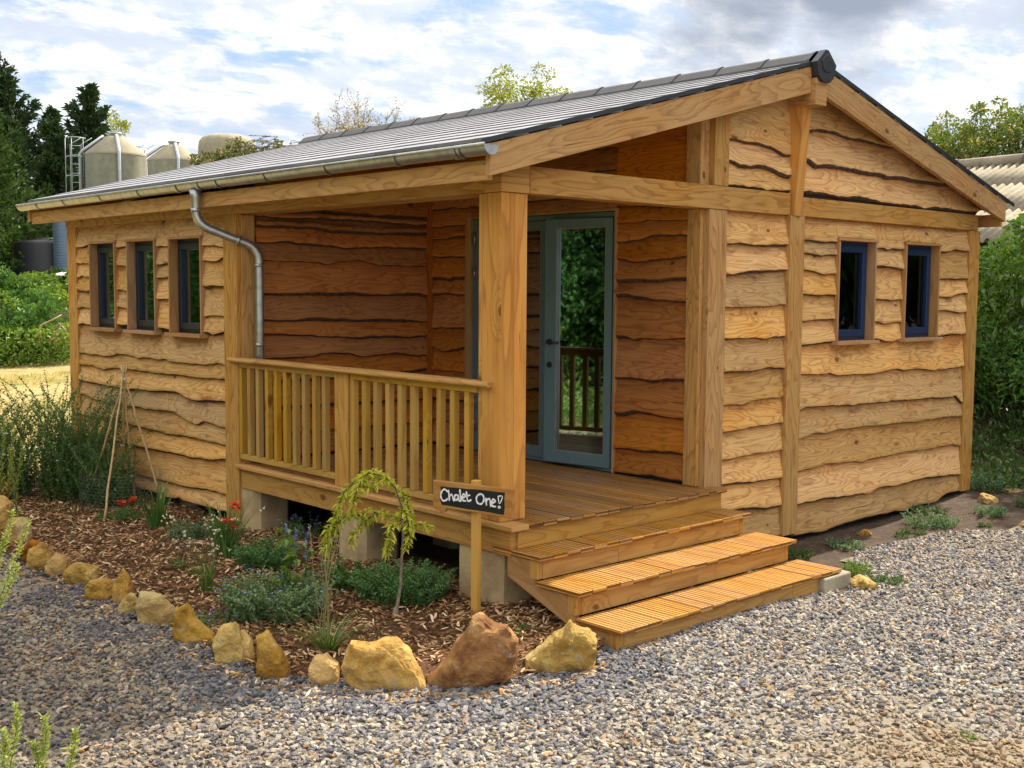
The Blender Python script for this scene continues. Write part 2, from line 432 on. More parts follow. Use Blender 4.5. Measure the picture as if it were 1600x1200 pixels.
def gmix():
    m, t, p = mat_base('soil and dry grass')
    co = t.new('ShaderNodeTexCoord').outputs['Object']
    sp = t.new('ShaderNodeSeparateXYZ', ins={0: co})
    n1 = t.noise(co, 1.1, 6, .6); n2 = t.noise(co, 14, 6, .65); n3 = t.noise(co, 55, 4, .6)
    soil = t.ramp(n2, [(.3, (.030, .017, .010)), (.55, (.065, .038, .022)), (.75, (.13, .085, .05))])
    dry = t.ramp(t.math('ADD', t.math('MULTIPLY', n2, .6), t.math('MULTIPLY', n3, .4)), [(.32, (.16, .12, .05)), (.5, (.36, .27, .10)), (.68, (.55, .43, .18))])
    grn = t.ramp(n3, [(.3, (.03, .06, .012)), (.7, (.13, .19, .04))])
    g = t.mix(t.smooth(n1, .52, .70), dry, grn)
    yy = t.math('ADD', sp.outputs[1], t.math('MULTIPLY', n1, 3.0))
    fy = t.math('MULTIPLY', t.smooth(yy, 7.8, 10.5), t.smooth(t.math('SUBTRACT', sp.outputs[0], t.math('MULTIPLY', sp.outputs[1], .5)), 4, 1))
    fy = t.math('MAXIMUM', fy, t.smooth(sp.outputs[0], -4.1, -4.6))
    c = t.mix(fy, soil, g)
    t.put(p.inputs['Base Color'], c); p.inputs['Roughness'].default_value = .95
    b = t.new('ShaderNodeBump', ins={'Strength': .7, 'Distance': .03, 'Height': t.math('ADD', n2, t.math('MULTIPLY', n3, .5))}); t.l.new(b.outputs[0], p.inputs['Normal'])
    return m


def sheet(name, xs, ys, zf, mat, inside=None):
    v = []; idx = {}; f = []
    for i, x in enumerate(xs):
        for j, y in enumerate(ys): v.append((x, y, zf(x, y)))
    n = len(ys)
    for i in range(len(xs) - 1):
        for j in range(n - 1):
            if inside is None or inside((xs[i] + xs[i + 1]) / 2, (ys[j] + ys[j + 1]) / 2):
                f.append((i * n + j, (i + 1) * n + j, (i + 1) * n + j + 1, i * n + j + 1))
    me = bpy.data.meshes.new(name); me.from_pydata(v, [], f); me.materials.append(mat)
    me.polygons.foreach_set('use_smooth', [True] * len(f)); me.update()
    o = bpy.data.objects.new(name, me); COL.objects.link(o)
    return o


def axis_steps(lo, hi, a, b, fine, coarse):
    out = [lo]
    while out[-1] < hi:
        x = out[-1]; d = max(0, a - x, x - b)
        st = fine + (coarse - fine) * min(1, d / 60)
        if x < a and x + st > a: st = a - x + 1e-6 if a - x > .05 else fine
        out.append(x + st)
    return out


gs = sheet('ground', axis_steps(-300, 400, -8, 16, .25, 25), axis_steps(-200, 600, -8, 16, .25, 25), gh, gmix())
tag(gs, kind='structure')


def pip(x, y, poly):
    c = False; n = len(poly)
    for i in range(n):
        x1, y1 = poly[i]; x2, y2 = poly[(i + 1) % n]
        if (y1 > y) != (y2 > y) and x < (x2 - x1) * (y - y1) / (y2 - y1) + x1: c = not c
    return c


# the stones stand on this line; the bed is on the building side of it
EDGE = [(-1.2, 8.0), (-1.55, 6.2), (-1.8, 4.6), (-1.84, 3.2), (-1.80, 2.2), (-1.82, 1.2), (-1.86, .35), (-1.80, -.1), (-1.60, -.42), (-1.38, -.72), (-1.0, -1.02), (-.5, -1.16), (-.22, -1.13)]
EDGE_IN = [(x + (.09 if x < -1.3 else .03), y + (.09 if y < -.2 else 0)) for x, y in EDGE]
BED = EDGE_IN + [(0, -.9), (.4, -.5), (.6, 1.5), (.6, 3.6), (0.1, 6.9), (-.2, 8.0)]
SOILEDGE = [(2.2, -1.15), (2.65, -.95), (3.3, -.55), (4.1, -.62), (4.6, -.72), (5.0, -1.05), (5.9, -1.15), (7.2, -1.5), (9, -2.2), (14, -4)]
DRIVE = [(-4.3, -1.5), (-9, -6), (-12, -14), (16, -14), (16, -4)] + SOILEDGE[::-1] + [(2.2, -.3), (-.1, -.3), (-.19, -1.04)] + [(x + .02, y + .02) for x, y in EDGE_IN[::-1][1:]] + [(-1.1, 9), (-2.6, 9.5), (-4.4, 6)]


def gravel_mat(ground=False):
    m, t, p = mat_base('gravel stone' if not ground else 'gravel bed')
    co = t.new('ShaderNodeTexCoord').outputs['Object']
    if ground:
        vo = t.new('ShaderNodeTexVoronoi', ins={'Scale': 30.0}); t.put(vo.inputs['Vector'], co)
        rn = t.new('ShaderNodeSeparateColor', ins={0: vo.outputs['Color']}).outputs[0]
    else:
        rn = t.new('ShaderNodeAttribute', attribute_name='stone_tone', attribute_type='INSTANCER').outputs['Fac']
    c = t.ramp(rn, [(0, (.085, .085, .095)), (.12, (.15, .15, .16)), (.28, (.235, .225, .205)), (.46, (.32, .30, .26)), (.62, (.41, .375, .30)), (.76, (.47, .40, .26)), (.87, (.60, .55, .43)), (.94, (.42, .29, .14)), (1.0, (.28, .17, .09))])
    geo_ = t.new('ShaderNodeNewGeometry').outputs['Position']
    # brownish fines worked into the drive, and slate along the stones
    pn = t.noise(geo_, .55, 4, .6)
    n = t.noise(co, 40.0 if ground else 2.5, 4, .6)
    c = t.mix(t.math('MULTIPLY', t.smooth(n, .35, .7), .35), c, t.mix(1.0, c, (.62, .62, .66), 'MULTIPLY'))
    c = t.mix(t.math('MULTIPLY', t.smooth(pn, .48, .66), .45), c, t.mix(1.0, c, (.95, .80, .58), 'MULTIPLY'))
    sg = t.new('ShaderNodeSeparateXYZ', ins={0: geo_})   # brown compacted track on the left, plus painted darkening for the chalet's shade
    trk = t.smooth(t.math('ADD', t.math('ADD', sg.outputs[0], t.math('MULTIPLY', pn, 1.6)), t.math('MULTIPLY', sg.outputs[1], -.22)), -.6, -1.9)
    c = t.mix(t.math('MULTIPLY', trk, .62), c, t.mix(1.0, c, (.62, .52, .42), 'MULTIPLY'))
    oc_ = t.new('ShaderNodeVectorMath', operation='DISTANCE'); t.put(oc_.inputs[0], geo_); oc_.inputs[1].default_value = (-.1, -3.2, -.6)
    och = t.smooth(t.math('ADD', oc_.outputs['Value'], t.math('MULTIPLY', t.noise(geo_, 2.2, 4, .6), 1.6)), 1.9, 1.0)
    c = t.mix(t.math('MULTIPLY', och, .7), c, (.34, .23, .10))
    c = t.mix(1.0, c, (.93, .925, 1.02), 'MULTIPLY')
    if ground: c = t.mix(.62, c, (.10, .085, .065))
    if ground: c = t.mix(.6, c, t.ramp(t.noise(co, 90.0, 5, .7), [(.3, (.13, .105, .075)), (.7, (.34, .28, .20))]))
    t.put(p.inputs['Base Color'], c); p.inputs['Roughness'].default_value = .8; p.inputs['Specular IOR Level'].default_value = .3
    if ground:
        b = t.new('ShaderNodeBump', ins={'Strength': .9, 'Distance': .015, 'Height': t.math('SUBTRACT', 1.0, vo.outputs['Distance'])}); t.l.new(b.outputs[0], p.inputs['Normal'])
    else:
        b = t.new('ShaderNodeBump', ins={'Strength': .35, 'Distance': .2, 'Height': t.noise(co, 3.0, 4, .6)}); t.l.new(b.outputs[0], p.inputs['Normal'])
    return m


def mulch_mat(ground):
    m, t, p = mat_base('bark mulch bed' if ground else 'bark chip')
    co = t.new('ShaderNodeTexCoord').outputs['Object']
    if ground:
        n = t.noise(co, 26, 6, .7); c = t.ramp(n, [(.3, (.045, .022, .012)), (.55, (.12, .06, .028)), (.8, (.26, .15, .07))])
        b = t.new('ShaderNodeBump', ins={'Strength': .9, 'Distance': .02, 'Height': n}); t.l.new(b.outputs[0], p.inputs['Normal'])
    else:
        rn = t.new('ShaderNodeAttribute', attribute_name='stone_tone', attribute_type='INSTANCER').outputs['Fac']
        c = t.ramp(rn, [(0, (.08, .034, .015)), (.3, (.17, .08, .034)), (.55, (.30, .16, .07)), (.78, (.48, .29, .14)), (.93, (.66, .46, .26)), (1, (.74, .58, .38))])
    t.put(p.inputs['Base Color'], c); p.inputs['Roughness'].default_value = .85; p.inputs['Specular IOR Level'].default_value = .2
    return m


dx = [x * .2 - 12 for x in range(141)]; dy = [y * .2 - 14 for y in range(126)]
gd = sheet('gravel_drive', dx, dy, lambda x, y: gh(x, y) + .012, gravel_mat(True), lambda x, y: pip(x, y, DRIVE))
tag(gd, kind='structure')
def seg_d(x, y, pl):
    best = 9
    for (a, b), (c, d) in zip(pl, pl[1:]):
        t = max(0, min(1, ((x - a) * (c - a) + (y - b) * (d - b)) / ((c - a) ** 2 + (d - b) ** 2))); best = min(best, math.hypot(x - a - t * (c - a), y - b - t * (d - b)))
    return best
def bedz(x, y):
    k = smoothstep(0, .16, seg_d(x, y, EDGE_IN) if pip(x, y, BED) else 0)
    return gh(x, y) + (.045 + .02 * mnoise.noise((x * 3, y * 3, 1))) * k + .002
pb = sheet('planting_bed', [x * .1 - 2 for x in range(28)], [y * .1 - 1.3 for y in range(95)], bedz, mulch_mat(True), lambda x, y: pip(x, y, BED))
tag(pb, kind='structure')


def scatter(name, pts, scl, tones, material, stretch, thin, seed, label, cat, kinds=5, tilt=.5):
    """points mesh + geometry nodes: every point carries one small stone or chip"""
    me = bpy.data.meshes.new(name); me.vertices.add(len(pts)); me.vertices.foreach_set('co', np.asarray(pts, dtype=np.float32).ravel())
    for nm, arr in (('stone_size', scl), ('stone_tone', tones)):
        a = me.attributes.new(nm, 'FLOAT', 'POINT'); a.data.foreach_set('value', np.asarray(arr, dtype=np.float32))
    me.materials.append(material)
    o = bpy.data.objects.new(name, me); COL.objects.link(o)
    ng = bpy.data.node_groups.new(name + ' scatter', 'GeometryNodeTree')
    ng.interface.new_socket('Geometry', in_out='INPUT', socket_type='NodeSocketGeometry')
    ng.interface.new_socket('Geometry', in_out='OUTPUT', socket_type='NodeSocketGeometry')
    t = NT(ng); gi = t.new('NodeGroupInput'); go = t.new('NodeGroupOutput')
    pos = t.new('GeometryNodeInputPosition').outputs[0]
    join = t.new('GeometryNodeGeometryToInstance')
    for k in range(kinds):
        ico = t.new('GeometryNodeMeshIcoSphere', ins={'Radius': 1.0, 'Subdivisions': 1})
        nz = t.noise(t.vmath('ADD', pos, (k * 7.7 + seed, k * 3.1, seed)), .95, 2, .6, color=True)
        off = t.vmath('MULTIPLY', t.vmath('SUBTRACT', nz, (.5, .5, .5)), (3.0, 3.0, 2.4))
        sp = t.new('GeometryNodeSetPosition', ins={'Geometry': ico.outputs[0], 'Offset': off})
        tf = t.new('GeometryNodeTransform', ins={'Geometry': sp.outputs[0], 'Scale': (1.0, stretch * (1 - .08 * k), thin * (1 + .15 * (k % 3)))})
        ss = t.new('GeometryNodeSetShadeSmooth', ins={'Geometry': tf.outputs[0], 'Shade Smooth': False})
        sm = t.new('GeometryNodeSetMaterial', ins={'Geometry': ss.outputs[0], 'Material': material})
        t.l.new(sm.outputs[0], join.inputs[0])
    rv = t.new('FunctionNodeRandomValue', data_type='FLOAT_VECTOR', ins={0: (-tilt, -tilt, 0.0), 1: (tilt, tilt, 6.283), 'Seed': seed})
    att = t.new('GeometryNodeInputNamedAttribute', data_type='FLOAT', ins={'Name': 'stone_size'})
    ip = t.new('GeometryNodeInstanceOnPoints')
    t.l.new(gi.outputs[0], ip.inputs['Points']); t.l.new(join.outputs[0], ip.inputs['Instance'])
    ip.inputs['Pick Instance'].default_value = True
    t.l.new(rv.outputs[0], ip.inputs['Rotation']); t.l.new(att.outputs[0], ip.inputs['Scale'])
    t.l.new(ip.outputs[0], go.inputs[0])
    md = o.modifiers.new('scatter', 'NODES'); md.node_group = ng
    tag(o, label, cat, kind='stuff')
    return o


rs = np.random.RandomState(3)


def sample(poly, dens, box_, hidden=lambda x, y: False):
    x0, y0, x1, y1 = box_; n = int((x1 - x0) * (y1 - y0) * dens)
    xy = rs.rand(n, 2) * (x1 - x0, y1 - y0) + (x0, y0)
    return [(x, y) for x, y in xy if pip(x, y, poly) and not hidden(x, y)]


def outside(x, y, m=60):
    v = Vector((x, y, -.6)) - CAM; z = v.dot(cf)
    if z < 2: return True
    px = 800 + FPX * v.dot(cr) / z; py = 600 - FPX * v.dot(cu) / z
    return px < -260 or px > 1860 or py > 1420


gp = sample(DRIVE, 2500, (-5.5, -5.5, 9, 2.5), outside) + sample(DRIVE, 500, (-5, 2.5, -1, 9), outside)
ring = sample(DRIVE, 700, (-7.5, -8, 12, 6), lambda x, y: not outside(x, y) or math.hypot(x - CAM.x, y - CAM.y) < .6)   # thinner cover beyond the picture's edge
n_in = len(gp); gp = gp + ring
big = [1.0] * n_in + [1.55] * len(ring)
gp = np.array(gp)
def worn(x, y):
    n_ = mnoise.noise((x * 1.1, y * 1.1, 7)) + .5 * mnoise.noise((x * 3, y * 3, 2))
    a = smoothstep(-1.9, -2.7, x - .22 * y + n_ * .5) if x < 0 else 0
    b = smoothstep(1.7, .8, math.hypot(x + .1, y + 3.2) + n_ * .6)
    c = smoothstep(.25, .55, n_) * .7
    return max(a * .55, b * .8, c)
keep = [i for i, p_ in enumerate(gp) if rnd.random() > worn(*p_) * .62]
gp = np.array([gp[i] for i in keep]); big = np.array([big[i] for i in keep])
gz = np.array([gh(x, y) for x, y in gp])
ts = rs.rand(len(gp)) ** 1.1
# darker slate-blue stones lie next to the edging
de = np.array([min(math.hypot(x - a, y - b) for a, b in EDGE + [(-1.1, -.87 - .2), (-.8, -1.15)]) for x, y in gp])
ts = np.where((de < .38) & (rs.rand(len(gp)) < .75), ts * .36, ts)
sz = .0102 + .0125 * rs.rand(len(gp)) ** 1.8
sz = np.where((de < .3), sz * 1.15, sz) * big
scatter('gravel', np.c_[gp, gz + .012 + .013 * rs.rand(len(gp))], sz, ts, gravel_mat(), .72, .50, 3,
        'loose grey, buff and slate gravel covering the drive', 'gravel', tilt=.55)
cpz = np.array(sample(BED, 1500, (-2, -1.3, .3, 8.2)))
scatter('bark_mulch', np.c_[cpz, [bedz(x, y) + .010 for x, y in cpz]] + np.c_[np.zeros((len(cpz), 2)), rs.rand(len(cpz)) * .016],
        .012 + .026 * rs.rand(len(cpz)) ** 2.0, rs.rand(len(cpz)) ** 1.25, mulch_mat(False), .30, .13, 9,
        'brown bark chips covering the planting bed', 'bark mulch', tilt=.5)

dp_ = []
for x, y in sample(DRIVE, 26, (-4, -4.5, 6, 2.5), outside): dp_.append((x, y, gh(x, y) + .030))
for i in range(900):
    (x0, y0), (x1, y1) = rnd.choice(list(zip(EDGE, EDGE[1:]))); t = rnd.random(); x, y = x0 + (x1 - x0) * t, y0 + (y1 - y0) * t; q = rnd.gauss(0, .08)
    dp_.append((x - abs(q) * .9, y - abs(q) * .6, gh(x, y) + .028))
scatter('stray_chips', np.array(dp_), .010 + .020 * rs.rand(len(dp_)) ** 2, .35 + .65 * rs.rand(len(dp_)), mulch_mat(False), .30, .13, 14, 'stray bark chips and straw blown onto the gravel', 'bark chips', tilt=.4)

# ------------------------------------------------------------------ the chalet
W1, L1, W, L = 2.037, 3.266, 6.338, 6.77
XR = 3.16
def roof_z(x): return 3.28 - .266 * abs(x - XR)
chalet = thing('chalet', 'timber chalet with waney edge cladding, grey tiled roof and covered corner porch', 'chalet')


def curve_at(pts, s):
    pts = sorted(pts)
    if s <= pts[0][0]: return pts[0][1]
    for (a, za), (b, zb) in zip(pts, pts[1:]):
        if s <= b:
            t = (s - a) / (b - a); t = t * t * (3 - 2 * t)
            return za + (zb - za) * t
    return pts[-1][1]


def waney(mb, fn, s0, s1, top, lines, seed, wob=.9, bark=.85, topclip=None, first=None, proud=0.0):
    """waney-edge boards between s0 and s1; lines = lower edge of each board, top to bottom"""
    n = max(4, int(abs(s1 - s0) / .022)); lo, hi = min(s0, s1), max(s0, s1)
    prev = top
    for bi, pts in enumerate(lines):
        sd_ = seed * 31.7 + bi * 5.13; tone = rnd.random(); ou, ov = rnd.random() * 50, rnd.random() * 50
        thickb = rnd.random()
        if first and bi == 0: tone, ou, ov, thickb = first
        knot = [(lo + (hi - lo) * rnd.random(), rnd.uniform(.05, .12), rnd.choice((-1, 1, 1)) * rnd.uniform(.004, .018)) for _ in range(1 + int((hi - lo) * .8))]

        def low(s, pts=pts, sd_=sd_, knot=knot):
            z = curve_at(pts, s)
            z += wob * (.011 * mnoise.noise((s * 2.6, sd_, 0)) + .006 * mnoise.noise((s * 8, sd_, 3)) + .0022 * mnoise.noise((s * 26, sd_, 7)))
            for ks, kw, ka in knot: z -= wob * ka * math.exp(-((s - ks) / kw) ** 2)
            return z
        rows = [[] for _ in range(7)]; uvr = [[] for _ in range(7)]
        for i in range(n + 1):
            s = lo + (hi - lo) * i / n
            zb = low(s)
            zt = (prev(s) if callable(prev) else curve_at(prev, s) if isinstance(prev, list) else prev) + (.028 if bi else 0)
            if topclip: zt = min(zt, topclip(s)); zb2 = min(zb, topclip(s) - .001)
            else: zb2 = zb
            bk = bark * max(0.0, .005 + .012 * thickb + .030 * (mnoise.noise((s * 1.7, sd_, 11)) + .2) * thickb + .006 * mnoise.noise((s * 12, sd_, 5)))
            bk = min(bk, .040); bk = max(bk, .004)
            o_t, o_b = -.026 + proud, .005 + .010 * thickb + proud + .003 * mnoise.noise((s * 4, sd_, 20))
            zs = [zt, zb2 + (zt - zb2) * .5, zb2 + .030 + bk, zb2 + bk + .006, zb2 + bk * .75, zb2 + .0, zb2 + .002]
            os_ = [o_t, (o_t + o_b) / 2, o_b - .002, o_b, o_b - .003, o_b - .012 - bk * .3, -.03 + proud]
            for k in range(7):
                z = min(zs[k], zt)
                rows[k].append(fn(s, z, os_[k])); uvr[k].append((s + ou, z + ov))
        b0 = len(mb.v); mb.acc.append((b0, n + 1))
        mats = [0, 0, 0, 0, 1, 1]
        mb.grid(rows, uvr, tone, mats, True)
        for e in (0, -1):
            mb.face([r[e] for r in rows], [u[e] for u in uvr], tone, 0)
        prev = low


def line(z): return z if isinstance(z, list) else [(0, z)]


def fY0(s, z, o): return (s, -o, z)
def fX0(s, z, o): return (-o, s, z)
def fXW(s, z, o): return (W1 - o, s, z)
def fYL(s, z, o): return (s, L1 - o, z)


PA = [[(2.29, 1.819), (3.06, 1.832)], [(2.29, 1.598), (3.07, 1.634)], [(2.28, 1.347), (3.06, 1.353)], [(2.29, 1.105), (3.06, 1.107)], [(2.29, .852), (3.07, .849)], [(2.29, .603), (3.07, .626)], [(2.29, .396), (3.07, .407)], [(2.29, .179), (3.06, .194)], [(2.29, -.014), (3.06, -.037)], [(2.29, -.223), (3.06, -.273)], [(2.29, -.49), (3.06, -.51)]]
PB = [[(3.28, 1.034), (3.81, 1.046), (6.11, 1.061)],
      [(3.28, .792), (3.98, .761), (4.40, .747), (4.84, .769), (5.13, .768), (5.56, .732), (6.13, .746)],
      [(3.28, .492), (3.41, .515), (4.10, .493), (4.86, .481), (5.45, .469), (5.96, .446), (6.16, .383)],
      [(3.29, .259), (3.57, .290), (4.32, .286), (4.88, .274), (5.72, .268), (6.15, .250)],
      [(3.28, -.012), (3.73, -.003), (4.34, -.017), (4.67, -.014), (5.37, -.012), (6.17, -.026)],
      [(3.28, -.290), (3.60, -.290), (4.15, -.316), (4.69, -.297), (5.39, -.295), (6.18, -.335)],
      [(3.29, -.548), (3.66, -.565), (4.06, -.545), (4.81, -.55), (5.62, -.56), (5.91, -.50), (6.17, -.50)]]
PBc1 = [[(3.27, 1.885), (3.78, 1.875)], [(3.28, 1.782), (3.79, 1.779)], [(3.27, 1.648), (3.79, 1.624)], [(3.27, 1.445), (3.79, 1.430)], [(3.27, 1.243), (3.79, 1.236)], [(3.27, 1.03), (3.8, 1.04)]]
PBc2 = [[(4.42, 1.856), (4.91, 1.852)], [(4.43, 1.688), (4.92, 1.685)], [(4.44, 1.408), (4.92, 1.401)], [(4.44, 1.205), (4.93, 1.204)], [(4.45, 1.063), (4.69, 1.029), (4.94, 1.057)]]
PBc3 = [[(5.55, 1.846), (6.13, 1.874)], [(5.57, 1.600), (6.14, 1.600)], [(5.57, 1.425), (6.14, 1.456)], [(5.56, 1.298), (6.14, 1.281)], [(5.56, 1.061), (6.15, 1.067)]]
GL = [[(2.29, 2.604), (2.62, 2.595), (3.14, 2.545)], [(2.29, 2.439), (2.46, 2.409), (2.71, 2.422), (3.12, 2.377)], [(2.2, 2.262), (3.2, 2.262)]]
GR = [[(3.28, 2.756), (3.68, 2.777), (3.97, 2.757), (4.33, 2.751)], [(3.29, 2.522), (3.50, 2.486), (3.79, 2.497), (4.40, 2.477), (5.19, 2.473)], [(3.2, 2.262), (6.3, 2.235)]]
LW = [[(6.55, .786), (5.99, .779), (5.46, .816), (4.71, .803), (4.21, .794), (3.49, .815)], [(6.55, .652), (6.07, .665), (5.95, .639), (5.62, .670), (4.71, .667), (4.09, .675), (3.49, .684)],
      [(6.56, .484), (5.62, .480), (4.92, .491), (4.46, .512), (4.04, .468), (3.50, .498)], [(6.49, .355), (6.17, .319), (5.63, .315), (5.20, .311), (4.53, .336), (4.04, .256), (3.87, .301), (3.50, .278)],
      [(6.58, .132), (5.72, .142), (4.87, .120), (4.11, .130), (3.51, .124)], [(6.60, -.085), (5.43, -.066), (4.36, -.054), (3.76, -.032), (3.51, .002)],
      [(6.62, -.35), (4.37, -.33), (3.52, -.30)], [(6.6, -.47), (3.5, -.46)]]
Lc1 = [[(6.53, 1.872)], [(6.54, 1.708), (6.22, 1.704)], [(6.55, 1.563)], [(6.56, 1.424)], [(6.57, 1.245), (6.24, 1.250)], [(6.58, 1.078), (6.25, 1.087)]]
Lc2 = [[(5.59, 1.852)], [(5.60, 1.679)], [(5.61, 1.442)], [(5.62, 1.261)], [(5.62, 1.095)]]
Lc3 = [[(4.71, 1.840)], [(4.71, 1.670)], [(4.72, 1.547)], [(4.73, 1.359)], [(4.74, 1.09)]]
Lc4 = [[(3.82, 1.826), (3.65, 1.817), (3.46, 1.797)], [(3.82, 1.700), (3.65, 1.687), (3.46, 1.727)], [(3.83, 1.474)], [(3.84, 1.230)], [(3.84, 1.069), (3.73, 1.062), (3.48, 1.098)]]
RY = [[(.2, 2.12)], [(.20, 2.060), (1.01, 2.070), (2.00, 2.066)], [(.20, 1.974), (.62, 1.985), (1.01, 1.956), (2.00, 1.969)], [(.20, 1.846), (1.01, 1.832), (2.00, 1.843)], [(.20, 1.702), (.81, 1.698), (1.22, 1.724), (1.50, 1.683), (2.00, 1.681)],
      [(.20, 1.407)], [(.19, 1.187), (2.00, 1.167)], [(.19, 1.074), (.67, 1.052), (1.14, 1.030), (2.00, 1.016)], [(.19, .863), (.60, .864), (1.07, .894), (1.28, .846), (1.64, .869), (2.00, .839)], [(0, .66), (2, .69)], [(0, .44), (2, .42)], [(0, .22), (2, .2)], [(0, .01)]]
RX1 = [[(3.31, 2.20)], [(3.31, 2.056), (2.68, 2.051)], [(3.31, 1.929), (2.68, 1.936)], [(3.31, 1.772), (2.68, 1.757)], [(3.31, 1.561)], [(3.31, 1.409)], [(3.31, 1.111)], [(3.31, .934), (3.04, .885), (2.67, .930)], [(3.31, .707)], [(2.99, .424)], [(2.99, .23)], [(3, .01)]]
RX2 = [[(.88, 2.12)], [(.88, 1.998), (.16, 2.001)], [(.87, 1.847), (.65, 1.856), (.48, 1.886), (.16, 1.867)], [(.87, 1.710), (.68, 1.688), (.39, 1.704), (.16, 1.724)], [(.87, 1.533), (.51, 1.538), (.15, 1.562)], [(.86, 1.406), (.38, 1.387), (.15, 1.380)],
       [(.86, 1.085), (.14, 1.111)], [(.85, .772), (.62, .771), (.13, .792)], [(.88, .477), (.62, .509), (.17, .498)], [(.87, .208), (.61, .205), (.16, .224)], [(.5, .01)]]

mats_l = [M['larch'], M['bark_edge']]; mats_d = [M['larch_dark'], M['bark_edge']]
# gable wall; the uppermost board runs through above the windows
F1, F2 = (.35, 3.1, 7.7, .5), (.55, 13.4, 2.2, .5)
mb = MB()
waney(mb, fY0, 2.275, 3.085, 2.085, PA, 1)
waney(mb, fY0, 3.27, 3.80, 2.085, PBc1, 2, first=F1); waney(mb, fY0, 4.405, 4.905, 2.085, PBc2, 3, first=F1); waney(mb, fY0, 5.545, 6.15, 2.085, PBc3, 4, first=F1)
waney(mb, fY0, 3.80, 4.405, 2.085, [[(4, 1.925)]], 5, wob=0, bark=.3, first=F1); waney(mb, fY0, 4.905, 5.545, 2.085, [[(5, 1.925)]], 6, wob=0, bark=.3, first=F1)
PBt = lambda s: 1.04 if 3.8 < s < 4.4 or 4.9 < s < 5.55 else 1.08
mb2 = MB()
waney(mb, fY0, 3.27, 6.15, [(3.2, 1.03), (3.8, 1.045), (3.81, 1.03), (4.4, 1.03), (4.44, 1.05), (4.69, 1.03), (4.9, 1.05), (5.5, 1.04), (6.2, 1.07)], PB[1:], 7, proud=-.004)
rz_b = lambda s: roof_z(s) - .075
waney(mb, fY0, 2.265, 3.10, 3.1, GL, 8, bark=2.3, topclip=rz_b)
waney(mb, fY0, 3.24, 6.30, 3.1, GR, 9, bark=2.3, topclip=rz_b)
tag(mb.build('cladding', mats_l, chalet), 'pale gable end cladding with two windows in it')
mb = MB()
waney(mb, fX0, 6.57, 6.205, 2.085, Lc1, 11, first=F2); waney(mb, fX0, 5.60, 5.335, 2.085, Lc2, 12, first=F2); waney(mb, fX0, 4.735, 4.46, 2.085, Lc3, 13, first=F2); waney(mb, fX0, 3.85, 3.47, 2.085, Lc4, 14, first=F2)
for a, b in ((6.205, 5.60), (5.335, 4.735), (4.46, 3.85)): waney(mb, fX0, a, b, 2.085, [[(a, 1.91)]], int(a * 10), wob=0, bark=.3, first=F2)
waney(mb, fX0, 6.57, 3.47, [(6.6, 1.08), (6.2, 1.07), (6.1, 1.04), (3.9, 1.04), (3.75, 1.06), (3.5, 1.08)], LW, 15, proud=-.004)
tag(mb.build('cladding', mats_l, chalet), 'long side wall cladding with three windows')
mb = MB()
waney(mb, fYL, .18, W1 - .012, roof_z(1.2) - .1, RY, 16, bark=1.6, topclip=lambda s: roof_z(s) - .1)
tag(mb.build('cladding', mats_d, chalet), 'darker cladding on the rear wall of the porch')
mb = MB()
waney(mb, fXW, L1, 2.68, 2.85, RX1, 17, bark=1.3); waney(mb, fXW, .90, .155, 2.85, RX2, 18, bark=1.6)
waney(mb, fXW, 2.68, .90, 2.85, [[(2.68, 2.62), (.9, 2.6)], [(2.68, 2.37), (.9, 2.42)], [(2.68, 2.2), (.9, 2.23)], [(2, 2.118)]], 19, bark=1.3)
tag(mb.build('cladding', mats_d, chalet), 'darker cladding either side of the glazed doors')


# wall core, with openings for windows
def core(mb, fn, s0, s1, z0, z1, holes, o0=-.17, o1=-.035):
    holes = [(h[0] - .011, h[1] + .011, h[2] - (.02 if h[2] > .1 else 0), h[3] + .011) for h in holes]
    cuts = sorted({s0, s1, *[h[0] for h in holes], *[h[1] for h in holes]})
    for a, b in zip(cuts, cuts[1:]):
        hs = [h for h in holes if h[0] <= a + 1e-6 and h[1] >= b - 1e-6]
        spans = [(z0, z1)] if not hs else [(z0, hs[0][2]), (hs[0][3], z1)]
        for c, d in spans:
            if d - c > .01: mb.prism([(a, c), (b, c), (b, d), (a, d)], o0, o1, lambda s, z, o: fn(s, z, o), tone=.5)


WR = [(3.82, 4.385, 1.06, 1.905), (4.93, 5.525, 1.06, 1.905)]
WL = [(5.62, 6.185, 1.07, 1.90), (4.755, 5.315, 1.07, 1.90), (3.87, 4.44, 1.07, 1.90)]
mb = MB()
core(mb, fY0, W1 + .17, W, -.45, 2.2, WR)
mb.prism([(W1 + .17, 2.2), (W, 2.2), (W, roof_z(W) - .1), (XR, 3.16), (W1 + .17, roof_z(W1 + .17) - .1)], -.17, -.035, fY0, tone=.5)
core(mb, fX0, L1 + .17, L, -.4, 2.2, WL)
core(mb, fYL, 0, W1 + .17, 0, 2.2, []); core(mb, fXW, .06, L1, -.4, 2.9, [(.90, 2.68, 0, 2.11)])
mb.box((W - .15, 0, -.45), (W - .01, L, 2.2)); mb.box((0.18, L - .15, -.45), (W, L - .01, 2.2))
mb.prism([(0, 2.2), (W, 2.2), (XR, 3.16)], L - .15, L - .01, lambda a, b, d: (a, d, b), tone=.5)
mb.prism([(0, 2.2), (W1 + .1, 2.2), (W1 + .1, roof_z(W1) - .1), (0, roof_z(0) - .1)], L1 + .035, L1 + .15, lambda a, b, d: (a, d, b), tone=.5)
mb.box((W1 + .1, .1, -.12), (W - .1, L - .1, -.05)); mb.box((.1, L1 + .1, -.12), (W1 + .1, L - .1, -.052))
mb.build('wall_core', M['core'], chalet)
mb = MB()  # pale lining of the room, seen dimly through the panes
